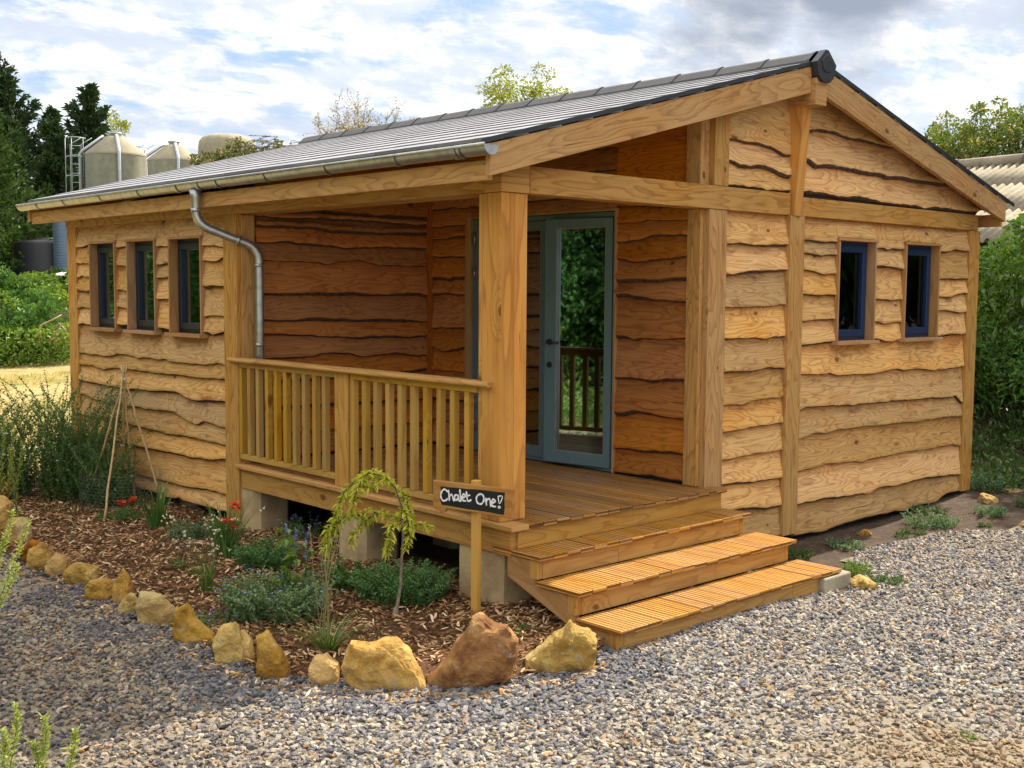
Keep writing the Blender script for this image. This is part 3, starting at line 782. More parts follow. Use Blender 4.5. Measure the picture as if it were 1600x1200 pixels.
mb.box((W1 + .22, .22, -.03), (W - .22, L - .22, 0), tone=.5); mb.box((W1 + .2, L - .25, 0), (W - .2, L - .2, 2.3)); mb.box((W - .25, .2, 0), (W - .2, L - .3, 2.3))
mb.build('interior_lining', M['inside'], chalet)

mb = MB(); mb.box((W1 - .040, L1 - .040, .003), (W1 + .01, L1 + .01, 2.9), grain=2, tone=.8); mb.build('corner_bead', M['larch_dark'], chalet, .002)
# posts
mb = MB()
mb.box((0, 0, 0.003), (.113, .178, 2.078), grain=2, tone=.35); mb.box((.1145, .001, .003), (.222, .178, 2.077), grain=2, tone=.75)
mb.box((0.001, .1795, .003), (.221, .215, 2.077), grain=2, tone=.2)
tag(mb.build('post', M['post'], chalet, .004, seg=2), 'thick laminated porch corner post')
def post(a, b, m='beam', **k):
    mb = MB(); mb.box(a, b, grain=2, **k); return mb.build('post', M[m], chalet, .004, seg=2)
post((-.012, L1 - .005, -.5), (.165, L1 + .215, 2.078)); post((.03, L1 - .02, 0), (.155, L1 - .006, 2.075), tone=.6)
post((-.01, L - .2, -.5), (.2, L + .02, 2.078))
post((2.058, -.012, -.02), (2.272, .2, 2.078), tone=.3); post((W1 - .018, .04, 0.003), (2.057, .155, 2.078), tone=.5)
post((W1 - .013, .156, .003), (W1 + .0, .17, 2.078), tone=.7)
post((3.075, -.030, -.515), (3.275, .1, 2.078), tone=.35)
post((6.155, -.012, -.5), (6.36, .2, 2.078), tone=.4)
# gable posts above the tie beam
mb = MB(); mb.prism([(2.105, 2.255), (2.275, 2.255), (2.275, roof_z(2.275) - .06), (2.105, roof_z(2.105) - .06)], -.19, .015, lambda a, b, d: (a, -d, b), grain=(0, 1), tone=.25)
mb.prism([(2.0, 2.255), (2.103, 2.255), (2.103, roof_z(2.103) - .06), (2.0, roof_z(2.0) - .06)], -.17, -.035, lambda a, b, d: (a, -d, b), grain=(0, 1), tone=.6)
mb.build('gable_post', M['beam'], chalet, .003)
# leaning king post: foot on the wall, head out under the ridge beam
mb = MB()
P8 = [(3.105, .02, 2.078), (3.205, .02, 2.078), (3.205, -.040, 2.078), (3.105, -.040, 2.078), (3.085, .02, 2.93), (3.215, .02, 2.93), (3.205, -.105, 2.93), (3.10, -.105, 2.93)]
for idx in ((0, 1, 2, 3), (4, 7, 6, 5), (0, 4, 5, 1), (3, 2, 6, 7), (0, 3, 7, 4), (1, 5, 6, 2)):
    mb.face([P8[i] for i in idx], [(P8[i][2] + 3, P8[i][0] + P8[i][1] + 5) for i in idx], .6)
tag(mb.build('king_post', M['post'], chalet, .003), 'golden wedge post under the ridge')

# beams
def beam(name, a, b, grain, m='beam', label=None, **k):
    mb = MB(); mb.box(a, b, grain=grain, **k); return tag(mb.build(name, M[m], chalet, .004, seg=2), label)
beam('tie_beam', (.228, -.018, 2.080), (3.083, .12, 2.252), 0, tone=.25); beam('tie_beam', (3.24, -.016, 2.080), (6.30, .12, 2.232), 0, tone=.4)
beam('eave_beam', (-.015, -.015, 2.080), (.225, 3.3, 2.255), 1, tone=.5); beam('eave_beam', (-.014, 3.302, 2.080), (.2, L + .05, 2.255), 1, tone=.7)
beam('ridge_beam', (3.065, -.235, 2.925), (3.215, L + .3, 3.13), 1, tone=.3)
beam('fascia', (-.245, -.145, 2.125), (-.205, L + .36, 2.245), 1, 'beam', tone=.6); beam('fascia', (6.50, -.145, 2.125), (6.54, L + .36, 2.245), 1, tone=.6)


def barge(y0, y1):
    for sgn in (-1, 1):
        x_in = 3.062 if sgn < 0 else 3.218
        x_out = -.268 if sgn < 0 else 6.50
        mb = MB(); zt = lambda x: roof_z(x) - .034
        mb.prism([(x_out, zt(x_out) - .19), (x_out, zt(x_out)), (x_in, zt(x_in)), (x_in, zt(x_in) - .205)], y0, y1, lambda a, b, d: (a, d, b), grain=(1, -.266 * sgn), tone=.3 if sgn < 0 else .15)
        mb.build('bargeboard', M['beam'], chalet, .003)
barge(-.195, -.15); barge(L + .36, L + .405)

# roof: deck under the tiles, tiles laid one by one, ridge
RY0, RY1 = -.20, L + .42
roof = MB()
for sgn in (-1, 1):
    xo = XR + sgn * 3.43
    roof.prism([(XR, 3.235), (xo, roof_z(xo) - .045), (xo, roof_z(xo) - .07), (XR, 3.20)], -.148, L + .358, lambda a, b, d: (a, d, b), tone=.5)
roof_o = roof.build('roof', M['soffit'], chalet)
mb = MB(); slope = math.atan(.266)
for sgn in (-1, 1):
    for k in range(12):
        d0 = .02 + k * .292; d1 = d0 + .305      # measured down the slope from the ridge
        ntile = 22; wt = (RY1 - RY0) / ntile
        for j in range(-1, ntile):
            y0 = RY0 + (j + (.5 if k % 2 else 0)) * wt; y1 = y0 + wt - .003
            y0 = max(y0, RY0); y1 = min(y1, RY1)
            if y1 - y0 < .04: continue
            lift = .005 + rnd.uniform(-.0008, .0012); tn = rnd.random()
            def pt(d, y, h):
                x = XR + sgn * d * math.cos(slope); return (x, y, 3.28 - d * math.sin(slope) + h)
            t0, t1 = -.003, lift
            bb = [pt(d0, y0, t0), pt(d0, y1, t0), pt(d1, y1, t1), pt(d1, y0, t1), pt(d0, y0, t0 - .03), pt(d0, y1, t0 - .03), pt(d1, y1, t1 - .022), pt(d1, y0, t1 - .022)]
            for idx in ((0, 1, 2, 3), (3, 2, 6, 7), (0, 3, 7, 4), (1, 5, 6, 2), (4, 7, 6, 5)):
                mb.face([bb[i] for i in idx], None, tn, 1 if idx == (3, 2, 6, 7) else 0)
mb.build('roof_tiles', [M['tile'], simple('shaded tile edge', (.15, .145, .15), .6, tonevar=.2)], roof_o, norm=True)  # front edges coloured darker to paint the shadow line of each course
mb = MB(); y = RY0 + .02
prof = [(-.125, -.055), (-.115, -.018), (-.04, .045), (0, .062), (.04, .045), (.115, -.018), (.125, -.055)]
for k in range(16):
    yl = .462; up = .006; tn = rnd.random()
    rows = [[(XR + a * 1.02, yy, 3.285 + b + h) for a, b in prof] for yy, h in ((y, up), (y + .03, up), (y + .031, 0.0), (y + yl, -.002), (y + yl, -.03))]
    mb.grid(rows, None, tn, 0, False); y += .4575
mb.build('ridge', M['ridge'], roof_o)
mb = MB()
cap = [(-.15, -.03), (-.02, .085), (.02, .085), (.15, -.03), (.115, -.145), (.055, -.19), (-.055, -.19), (-.115, -.145)]
mb.prism([(XR + a * .9, 3.272 + b * .9) for a, b in cap], -.205, -.265, lambda a, b, d: (a, d, b), tone=.5)
mb.prism([(XR + a * .5, 3.272 + b * .5) for a, b in cap], -.266, -.272, lambda a, b, d: (a, d, b), tone=.5)
mb.build('ridge_end_cap', M['ridgecap'], roof_o, .008, seg=2)
mb = MB()
for sgn in (-1, 1):   # dark dry-verge strip along the sloping edges
    xo = XR + sgn * 3.5
    mb.prism([(XR, 3.285), (xo, roof_z(xo) + .006), (xo, roof_z(xo) - .024), (XR, 3.253)], -.206, -.197, lambda a, b, d: (a, d, b), tone=.4)
mb.build('verge_strip', M['ridgecap'], roof_o)

# gutter with clips, outlet and downpipe
gut = MB(); gx, gz_ = -.305, 2.318; rg = .058
rows = []
for yy in (-.245, L + .46):
    rows.append([(gx + rg * math.cos(a), yy, gz_ + rg * math.sin(a)) for a in [math.pi + math.pi * k / 12 for k in range(13)]])
gut.grid(rows, None, .5)
rows = [[(gx + (rg - .004) * math.cos(a), yy, gz_ + (rg - .004) * math.sin(a)) for a in [math.pi + math.pi * k / 12 for k in range(13)]] for yy in (-.245, L + .46)]
gut.grid(rows, None, .5)
gut.tube([(gx - rg, -.25, gz_ + .002), (gx - rg, L + .465, gz_ + .002)], .009, 8)
gutter = gut.build('gutter', M['zinc'], chalet)
for yy in (-.248, L + .462):
    mb = MB(); n = 12
    arc = [(gx + rg * math.cos(math.pi + math.pi * k / n), gz_ + rg * math.sin(math.pi + math.pi * k / n)) for k in range(n + 1)]
    mb.prism(arc, yy, yy + .006, lambda a, b, d: (a, d, b), tone=.7); mb.build('stop_end', M['zinc'], gutter)
for yy in (-.02, .02, .62, 1.42, 2.22, 2.95, 3.25, 3.62, 4.35, 5.15, 6.0, 6.7):
    mb = MB(); wd = .028 if yy not in (.02, 3.62) else .05
    rr = rg + .0035
    mb.grid([[(gx + rr * math.cos(a), y2, gz_ + rr * math.sin(a)) for a in [math.pi * .96 + math.pi * 1.05 * k / 12 for k in range(13)]] for y2 in (yy, yy + wd)], None, .3)
    mb.grid([[(gx + (rr + .003) * math.cos(a), y2, gz_ + (rr + .003) * math.sin(a)) for a in [math.pi * .96 + math.pi * 1.05 * k / 12 for k in range(13)]] for y2 in (yy, yy + wd)], None, .3)
    mb.build('gutter_bracket', M['zinc'], gutter)
mb = MB(); oy = 3.38; rp = .036
path = [(gx, oy, 2.275), (gx, oy, 2.22), (gx, oy, 2.13), (gx, oy, 2.05)]
def bend(p0, p1, p2, n=6):
    p0, p1, p2 = Vector(p0), Vector(p1), Vector(p2)
    return [(p0 * (1 - t) ** 2 + p1 * 2 * t * (1 - t) + p2 * t * t) for t in [k / n for k in range(n + 1)]]
pA = Vector((gx, oy, 1.99)); pB = Vector((.145, 3.165, 1.80))
dAB = (pB - pA).normalized()
path = [Vector((gx, oy, 2.262)), Vector((gx, oy, 2.20))] + bend((gx, oy, 2.10), pA, pA + dAB * .12) + bend(pB - dAB * .10, pB, pB - Vector((0, 0, .11))) + [Vector((.145, 3.165, 1.2)), Vector((.145, 3.165, .012))]
mb.tube(path, [.055, .038] + [rp] * (len(path) - 2), 16)
dp = mb.build('downpipe', M['zinc'], chalet)
for c, dr in ((pA + dAB * .36, dAB), (Vector((.145, 3.165, 1.66)), Vector((0, 0, 1))), (Vector((.145, 3.165, 1.0)), Vector((0, 0, 1))), (Vector((gx, oy, 2.10)), Vector((0, 0, 1)))):
    mb = MB(); mb.tube([c - dr * .013, c + dr * .013], rp + .005, 16); mb.box((c.x + .0, c.y + .02, c.z - .01), (c.x + .012, L1 - .015 if c.x > 0 else c.y + .06, c.z + .01)); mb.build('pipe_clip', M['zinc'], dp)


# windows
def window(fn, s0, s1, z0, z1, frame_mat, label, far_side):
    """fn(s,z,o) with o outward; opening s0..s1"""
    mb = MB()
    def bx(sa, sb, za, zb, oa, ob, m=0, g=None, tone=None):
        g = g or ((0, 1) if zb - za > sb - sa else (1, 0))
        mb.prism([(sa, za), (sb, za), (sb, zb), (sa, zb)], oa, ob, fn, mat=m, grain=g, tone=tone)
    # casing: thin boards lining the opening, standing proud of the cladding
    c = .020
    bx(s0, s0 + c, z0, z1, -.15, .028); bx(s1 - c, s1, z0, z1, -.15, .028); bx(s0 - .012, s1 + .012, z1, z1 + c, -.15, .036)
    cas = mb.build('window', [M['casing']], chalet, .002)
    tag(cas, label)
    mb = MB(); bx(s0 - .03, s1 + .03, z0 - .032, z0 - .001, -.15, .062); mb.build('sill', M['casing'], cas, .003)
    mb = MB(); a, b, lo, hi = s0 + c, s1 - c, z0, z1; fw = .058
    for o0, o1, e in ((-.115, -.058, 0), (-.095, -.042, .034)):
        mb.prism([(a + e, lo + e), (b - e, lo + e), (b - e, lo + e + fw), (a + e, lo + e + fw)], o0, o1, fn); mb.prism([(a + e, hi - e - fw), (b - e, hi - e - fw), (b - e, hi - e), (a + e, hi - e)], o0, o1, fn)
        mb.prism([(a + e, lo + e + fw), (a + e + fw, lo + e + fw), (a + e + fw, hi - e - fw), (a + e, hi - e - fw)], o0, o1, fn); mb.prism([(b - e - fw, lo + e + fw), (b - e, lo + e + fw), (b - e, hi - e - fw), (b - e - fw, hi - e - fw)], o0, o1, fn)
    mb.build('frame', frame_mat, cas, .003)
    e = .034 + fw
    mb = MB(); mb.face([fn(a + e - .005, lo + e - .005, -.075), fn(b - e + .005, lo + e - .005, -.075), fn(b - e + .005, hi - e + .005, -.075), fn(a + e - .005, hi - e + .005, -.075)]); mb.build('glass', M['glass'], cas)
    q = .006   # pale spacer bars beside the pane
    for u0, u1, v0, v1 in ((a + e, a + e + q, lo + e, hi - e), (b - e - q, b - e, lo + e, hi - e)):
        mb = MB(); mb.prism([(u0, v0), (u1, v0), (u1, v1), (u0, v1)], -.088, -.078, fn); mb.build('spacer_bar', M['hinge'], cas)
    mb = MB()   # the catch inside
    hs = a + e + .035; mb.tube([fn(hs, lo + .30, -.10), fn(hs + .008, lo + .24, -.112), fn(hs + .004, lo + .19, -.102)], .006, 6); mb.build('window_catch', M['chalk'], cas)


for k, (a, b, c, d) in enumerate(WR):
    window(fY0, a - .02, b + .02, c - .005, d + .0, M['navy'], ['blue framed window nearer the middle post', 'blue framed window nearer the outer corner'][k], 0)
for k, (a, b, c, d) in enumerate(WL):
    window(fX0, a - .02, b + .02, c - .005, d + .0, M['navy2'], ['dark narrow window farthest from the porch', 'dark narrow window in the middle of three', 'dark narrow window nearest the porch'][k], 0)

# glazed double door facing the porch edge
mb = MB(); D0, D1 = .905, 2.66
def dbox(mb, ya, yb, za, zb, oa, ob): mb.box((W1 - ob, ya, za), (W1 - oa, yb, zb), grain=2 if zb - za > yb - ya else 1)
mb = MB(); dbox(mb, .885, .905, 0.003, 2.125, -.12, .012); dbox(mb, D1, D1 + .075, .003, 2.125, -.12, .02); dbox(mb, .905, D1, 2.105, 2.125, -.12, .012)
door = mb.build('door', M['casing'], chalet, .002); tag(door, 'blue grey glazed double doors in a thin timber casing')
mb = MB(); dbox(mb, D0, D0 + .03, .003, 2.10, -.07, -.01); dbox(mb, D1 - .06, D1, .003, 2.10, -.07, -.01); dbox(mb, D0 + .03, D1 - .06, 2.06, 2.10, -.07, -.01); dbox(mb, D0 + .03, D1 - .06, .003, .03, -.07, -.012)
mb.build('door_frame', M['doorpaint'], door, .003)


LEAFW = .665; AJ = R(9.5)


def leaf_door(y0, y1, stile, lab, turn=None):
    mb = MB(); o0, o1 = -.062, .0; zt = 2.055; zb = .032
    dbox(mb, y0, y0 + .062, zb, zt, o0, o1); dbox(mb, y1 - stile, y1, zb, zt, o0, o1); dbox(mb, y0 + .062, y1 - stile, zt - .072, zt, o0, o1 - .0005); dbox(mb, y0 + .062, y1 - stile, zb, zb + .095, o0, o1 - .0005)
    lf = mb.build('door_leaf', M['doorpaint'], door, .003); tag(lf, lab); out = [lf]
    mb = MB(); mb.face([(W1 + .03, y0 + .055, zb + .09), (W1 + .03, y1 - stile + .005, zb + .09), (W1 + .03, y1 - stile + .005, zt - .07), (W1 + .03, y0 + .055, zt - .07)])
    out.append(mb.build('door_glass', M['doorglass'], door))
    mb = MB(); q = .007
    a, b, c, d = y0 + .062, y1 - stile, zb + .095, zt - .0725
    for ya, yb, za, zb_ in ((a, b, c, c + q), (a, b, d - q, d), (a, a + q, c + q, d - q), (b - q, b, c + q, d - q)): dbox(mb, ya, yb, za, zb_, -.028, -.004)
    out.append(mb.build('glazing_bead', M['hinge'], door))
    return out


swing = leaf_door(D0 + .033, D0 + .033 + LEAFW, .118, 'door leaf with the handle, standing slightly open'); leaf_door(1.70, D1 - .062, .075, 'door leaf behind the porch post')
mb = MB(); hy, hz = D0 + .033 + LEAFW - .058, 1.04
mb.tube([(W1 - .002, hy, hz), (W1 - .012, hy, hz)], .026, 20); mb.tube([(W1 - .01, hy, hz), (W1 - .05, hy, hz), (W1 - .056, hy - .01, hz), (W1 - .056, hy - .125, hz - .002)], .0095, 10)
swing.append(mb.build('door_handle', M['black'], door))
mb = MB(); mb.tube([(W1 - .002, hy, hz - .19), (W1 - .008, hy, hz - .19)], .026, 20); mb.box((W1 - .011, hy - .005, hz - .205), (W1 - .008, hy + .005, hz - .178)); swing.append(mb.build('keyhole_plate', M['black'], door))
hinge_at = Vector((W1, D0 + .033, 0))
for o in swing: o.data.transform(Matrix.Translation(hinge_at) @ Matrix.Rotation(AJ, 4, 'Z') @ Matrix.Translation(-hinge_at))
for zz_ in (1.93, 1.62, .45, .25):
    mb = MB(); mb.tube([(W1 - .016, D1 - .055, zz_ - .055), (W1 - .016, D1 - .055, zz_ + .055)], .009, 8); mb.box((W1 - .006, D1 - .09, zz_ - .05), (W1 - .002, D1 - .03, zz_ + .05)); mb.build('hinge', M['hinge'], door)

# deck
mb = MB(); x = .125; bw = .1215
while x < 2.03:
    x1 = min(x + bw - .006, 2.034); mb.box((x, -.152, -.028), (x1, L1 - .01, 0), grain=1); x += bw
mb.box((2.036, -.152, -.028), (2.157, -.02, 0), grain=1, tone=.6)
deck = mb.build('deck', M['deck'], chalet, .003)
mb = MB(); mb.box((-.035, -.152, -.036), (.119, L1 + .02, 0.001), grain=1, tone=.7); tag(mb.build('edge_board', M['rail'], deck, .008, seg=3), 'pale edge board along the railing side')
mb = MB(); mb.box((.004, -.10, -.20), (.05, L1 - .02, -.037), grain=1, tone=.2); mb.box((.052, -.118, -.153 + .0), (2.13, -.07, -.029), grain=0, tone=.5)
mb.box((.052, -.112, -.20), (2.05, -.072, -.154), grain=0, tone=.5)
for yy in (.6, 1.2, 1.8, 2.4, 3.0): mb.box((.055, yy, -.19), (2.0, yy + .045, -.03), grain=0)
for xx in (.09, .21, .33): mb.tube([(xx, -.1185, -.055), (xx, -.1205, -.055)], .006, 8, mat=1)
for yy, zz_ in ((-.06, -.06), (-.06, -.17), (.02, -.06), (1.62, -.12)): mb.tube([(.0035, yy, zz_), (.0015, yy, zz_)], .006, 8, mat=1)
mb.build('deck_joist', [M['riser'], M['screw']], deck, .003)

# steps
SP = [(-.12, -.20), (-.12, -.33), (-.93, -.648), (-1.0, -.648), (-1.0, -.50), (-.66, -.50), (-.66, -.345), (-.315, -.345), (-.315, -.19)]
mb = MB(); mb.prism([(-.10, -.03), (-.10, -.19), (-.085, -.19), (-.085, -.03)], .1, 2.0, lambda a, b, d: (d, a, b), tone=.25)
steps = mb.build('steps', M['riser'], chalet)
for d0, d1 in ((.012, .055), (1.1, 1.14), (2.06, 2.10)):
    mb = MB(); mb.prism([(-.06, -.19)] + [(-.06, -.33)] + SP[2:] if d0 < .1 else SP, d0, d1, lambda a, b, d: (d, a, b), grain=(-1, -.4), tone=.25); mb.build('stringer', M['casing'], steps, .003)
for k, (ya, yb, z, xa, xb) in enumerate(((-.375, -.118, -.154, -.005, 2.155), (-.712, -.345, -.308, -.008, 2.245), (-1.052, -.69, -.463, -.012, 2.30))):
    mb = MB(); x = xa
    if k == 0: mb.box((xa, -.117, z - .028), (.05, .065, z), grain=1, tone=.5)
    while x < xb - .01:
        x1 = min(x + .1190, xb); mb.box((x, ya + rnd.uniform(-.002, .002), z - .028), (x1, yb, z + rnd.uniform(-.001, .001)), grain=1); x += .1215
    xs_ = xa + .03
    while xs_ < xb - .06:
        for dx_ in (0, .055):
            for yy_ in (ya + .055, yb - .06): mb.tube([(xs_ + dx_, yy_, z - .003), (xs_ + dx_, yy_, z + .0012)], .0042, 6, mat=1)
        xs_ += .1215
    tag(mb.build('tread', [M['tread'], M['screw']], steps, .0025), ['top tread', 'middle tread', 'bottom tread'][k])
    mb = MB(); fr = ya + .038; zb = z - .154 + (.0 if k < 2 else -.005)
    xm = (.75, 1.35, 1.75)[k]
    mb.box((.058, fr, zb + .001), (xm, fr + .025, z - .029), grain=0, tone=.3); mb.box((xm + .002, fr, zb + .001), (xb - .09, fr + .025, z - .0291), grain=0, tone=.6)
    mb.box((xb - .088, fr + .002, zb + .002), (xb - .045, yb + (.05 if k < 2 else -.02), z - .029), grain=1, tone=.4)
    mb.box((.010, fr + .001, zb + .003), (.0565, fr + .07, z - .0292), grain=2, tone=.2)
    mb.build('riser', M['riser'], steps, .003)
for a, b in (((.08, -1.045, -.72), (.62, -.8, -.60)), ((1.80, -1.075, -.72), (2.42, -.82, -.612)), ((2.06, -1.068, -.611), (2.40, -.90, -.50))):
    mb = MB(); mb.box(a, b); mb.build('footing_slab', M['concrete'], steps, .012, seg=2)

# railing
mb = MB()
# top rail with softly rounded edges
n = 40; rows = []; uvr = []
pr = [(-.062, .868), (-.066, .884), (-.060, .899), (-.03, .903), (.03, .903), (.058, .899), (.064, .884), (.058, .868)]
for i in range(n + 1):
    y = .075 + (L1 + .115 - .075) * i / n; wv = .003 * mnoise.noise((y * 2, 0, 0))
    rows.append([(.018 + a + wv, y, b + .004 * mnoise.noise((y * 1.3, a * 9, 2)) - .010) for a, b in pr]); uvr.append([(y, a * 1.0 + b) for a, b in pr] + [(y, .2)])
mb.grid(rows, uvr, .45, 0, True, True)
for r, u in ((rows[0], uvr[0]), (rows[-1], uvr[-1])): mb.face(r, u[:8], .45)
rail = tag(mb.build('railing', M['rail'], chalet), 'porch railing with round edged top rail')
mb = MB(); mb.box((-.004, .222, .812), (.045, 1.640, .856), grain=1, tone=.4); mb.box((.0, 1.845, .812), (.045, L1 - .008, .856), grain=1, tone=.6); mb.build('under_rail', M['baluster'], rail, .003)
mb = MB(); mb.box((.0, .222, .045), (.045, 1.655, .088), grain=1, tone=.3); mb.box((.0, 1.838, .045), (.045, L1 - .008, .088), grain=1, tone=.6); mb.build('bottom_rail', M['baluster'], rail, .003)
mb = MB(); mb.box((-.006, 1.665, .003), (.06, 1.840, .866), grain=2, tone=.5); tag(mb.build('rail_post', M['rail'], rail, .004, seg=2), 'flat post in the middle of the railing')
for y in (3.215, 3.085, 2.945, 2.80, 2.667, 2.525, 2.389, 2.251, 2.105, 1.973, 1.60, 1.453, 1.311, 1.166, 1.025, .883, .740, .595, .454, .307):
    mb = MB(); mb.box((-.003, y - .004, .089), (.043, y + .044, .811), grain=2); mb.build('baluster', M['baluster'], rail, .003)

# pillars under deck and wall
def pillar(x0, y0, x1, y1, z0, z1, m='limestone', name='pillar'):
    mb = MB(); nx = 5
    cx, cy = (x0 + x1) / 2, (y0 + y1) / 2
    zs = [z0 + (z1 - z0) * k / 5 for k in range(6)]; rows = []
    ring = []
    for a in range(20):
        th = a / 20 * 2 * math.pi; c, s_ = math.cos(th), math.sin(th); k = max(abs(c), abs(s_)); ring.append((c / k, s_ / k))
    for z in zs: rows.append([(cx + u * (x1 - x0) / 2 * (1 + .03 * mnoise.noise((u * 2, v * 2, z * 6 + y0))), cy + v * (y1 - y0) / 2 * (1 + .04 * mnoise.noise((v * 2, u, z * 6 + y0 + 4))), z) for u, v in ring])
    mb.grid(rows, None, .5, 0, False, True); mb.face(rows[-1]); mb.face(rows[0])
    return mb.build(name, M[m], chalet)
pillar(.015, .02, .36, .47, -.75, -.205); pillar(.015, 1.54, .40, 1.86, -.75, -.205); pillar(.015, 3.03, .36, 3.40, -.75, -.205)
for x, y in ((.9, .1), (1.8, .1), (.95, 1.6), (1.8, 1.6), (.9, 3.0), (1.8, 3.0)): pillar(x, y, x + .3, y + .3, -.75, -.205)
for a, b in ((3.55, 4.35), (5.3, 5.75)): pillar(a, .12, b, .5, -.8, -.47, 'concrete', 'foundation_block')
for b in (4.3, 5.4, 6.4): pillar(.1, b, .4, b + .3, -.8, -.42, 'concrete', 'foundation_block')


# ------------------------------------------------------------------ edging stones
def rockmat(name, a, b, c_, pale=.25):
    m, t, p = mat_base(name)
    co = t.new('ShaderNodeTexCoord').outputs['Object']
    n1 = t.noise(co, 5, 6, .62, .6); n2 = t.noise(co, 22, 6, .7); n3 = t.noise(t.vmath('MULTIPLY', co, (1, 1, 2.4)), 9, 4, .6, 1.5)
    c = t.ramp(n1, [(.38, b), (.5, a), (.61, c_)])
    c = t.mix(t.math('MULTIPLY', t.smooth(n2, .5, .75), .5), c, b)
    c = t.mix(t.math('MULTIPLY', t.smooth(n3, .62, .72), pale * 2), c, (.55, .47, .34))
    n4 = t.noise(co, 13, 3, .5)
    c = t.mix(t.math('MULTIPLY', t.smooth(n4, .62, .70), .45), c, (.30, .29, .22))
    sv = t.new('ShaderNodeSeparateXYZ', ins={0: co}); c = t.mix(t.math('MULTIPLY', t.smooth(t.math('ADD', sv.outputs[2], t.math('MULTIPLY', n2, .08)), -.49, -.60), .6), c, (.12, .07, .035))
    oi = t.new('ShaderNodeObjectInfo').outputs['Random']
    c = t.new('ShaderNodeHueSaturation', ins={'Color': c, 'Hue': t.math('ADD', .497, t.math('MULTIPLY', oi, .010)), 'Saturation': t.math('ADD', .93, t.math('MULTIPLY', t.math('FRACT', t.math('MULTIPLY', oi, 5.7)), .20)), 'Value': t.math('ADD', .80, t.math('MULTIPLY', t.math('FRACT', t.math('MULTIPLY', oi, 11.3)), .40))}).outputs[0]
    t.put(p.inputs['Base Color'], c); p.inputs['Roughness'].default_value = .88; p.inputs['Specular IOR Level'].default_value = .25
    b_ = t.new('ShaderNodeBump', ins={'Strength': 1.0, 'Distance': .02, 'Height': t.math('ADD', n2, t.math('MULTIPLY', n1, .8))}); t.l.new(b_.outputs[0], p.inputs['Normal'])
    return m


RM = [rockmat('ochre ironstone', (.40, .225, .055), (.24, .115, .03), (.50, .31, .10)), rockmat('rust brown ironstone', (.33, .145, .035), (.15, .06, .018), (.46, .25, .08), .4),
      rockmat('pale ochre stone', (.48, .315, .11), (.33, .19, .055), (.58, .42, .18), .4)]


def rock(cx, cy, w, h, outline, thick, mi, seed, label, sink=.05, yaw=0.0, lean=0.0):
    """outline in unit square; the stone stands square to the path it edges"""
    bm = bmesh.new(); bmesh.ops.create_icosphere(bm, subdivisions=5, radius=1)
    if outline is None:
        r0 = random.Random(seed); k = 11
        outline = [(.5 + .5 * math.cos(a) * r0.uniform(.8, 1.0), .5 + .5 * math.sin(a) * r0.uniform(.78, 1.0)) for a in [2 * math.pi * (i + r0.uniform(-.25, .25)) / k for i in range(k)]]
    oc = (sum(p[0] for p in outline) / len(outline), sum(p[1] for p in outline) / len(outline))
    pts = [((a - oc[0]) * w, (b - oc[1]) * (h + sink)) for a, b in outline]

    def rad(th):
        d = Vector((math.cos(th), math.sin(th))); best = 0
        for i in range(len(pts)):
            a, b = Vector(pts[i]), Vector(pts[(i + 1) % len(pts)]); e = b - a
            den = d.x * e.y - d.y * e.x
            if abs(den) < 1e-9: continue
            t = (a.x * e.y - a.y * e.x) / den; u = (a.x * d.y - a.y * d.x) / den
            if t > 0 and -1e-6 <= u <= 1 + 1e-6: best = max(best, t)
        return best
    vx = Vector((cr.x, cr.y, 0)).normalized(); vy = Vector((cf.x, cf.y, 0)).normalized()
    vx, vy = vx * math.cos(yaw) + vy * math.sin(yaw), vy * math.cos(yaw) - vx * math.sin(yaw)
    z0 = gh(cx, cy) - sink - .01
    cache = {}
    for v in bm.verts:
        u, z, d = v.co.x, v.co.z, v.co.y
        th = math.atan2(z, u); key = round(th, 2)
        if key not in cache: cache[key] = rad(key)
        rr = cache[key] * min(1, math.hypot(u, z)) ** .55
        dep = math.copysign(abs(d) ** .75, d) * thick / 2
        q = Vector((rr * math.cos(th), dep, rr * math.sin(th)))
        s = min(w, h)
        nz = mnoise.noise(q * (2.2 / s) + Vector((seed, 0, 0))) * .12 + mnoise.noise(q * (5.5 / s) + Vector((0, seed, 0))) * .075 - abs(mnoise.noise(q * (9 / s) + Vector((0, seed, 5)))) * .06 + mnoise.noise(q * (24 / s)) * .02
        nz += .16 * (mnoise.voronoi(q * (3.2 / s) + Vector((seed, seed, 0)))[0][0] - .35) + .05 * (mnoise.voronoi(q * (9 / s) + Vector((seed, 0, 0)))[0][0] - .3)
        q *= 1 + nz * (.5 if math.hypot(u, z) > .9 else 1)
        q.y += (.10 * mnoise.noise(Vector((q.x * 3 / s, 0, q.z * 3 / s + seed)))) * thick
        q.y += lean * (q.z + h / 2)
        v.co = Vector((cx, cy, z0 + oc[1] * (h + sink))) + vx * q.x + vy * (q.y + thick * .45) + Vector((0, 0, q.z))
    me = bpy.data.meshes.new('edging_stone'); bm.to_mesh(me); bm.free(); me.materials.append(RM[mi])
    me.polygons.foreach_set('use_smooth', [True] * len(me.polygons))
    o = bpy.data.objects.new('edging_stone', me); COL.objects.link(o)
    o.modifiers.new('facets', 'DECIMATE').ratio = .35
    me.polygons.foreach_set('use_smooth', [False] * len(me.polygons))
    tag(o, label, 'stone', 'stones edging the planting bed')
    return o


def norm_outline(pts):
    xs = [p[0] for p in pts]; ys = [p[1] for p in pts]
    return [((x - min(xs)) / (max(xs) - min(xs)), 1 - (y - min(ys)) / (max(ys) - min(ys))) for x, y in pts]


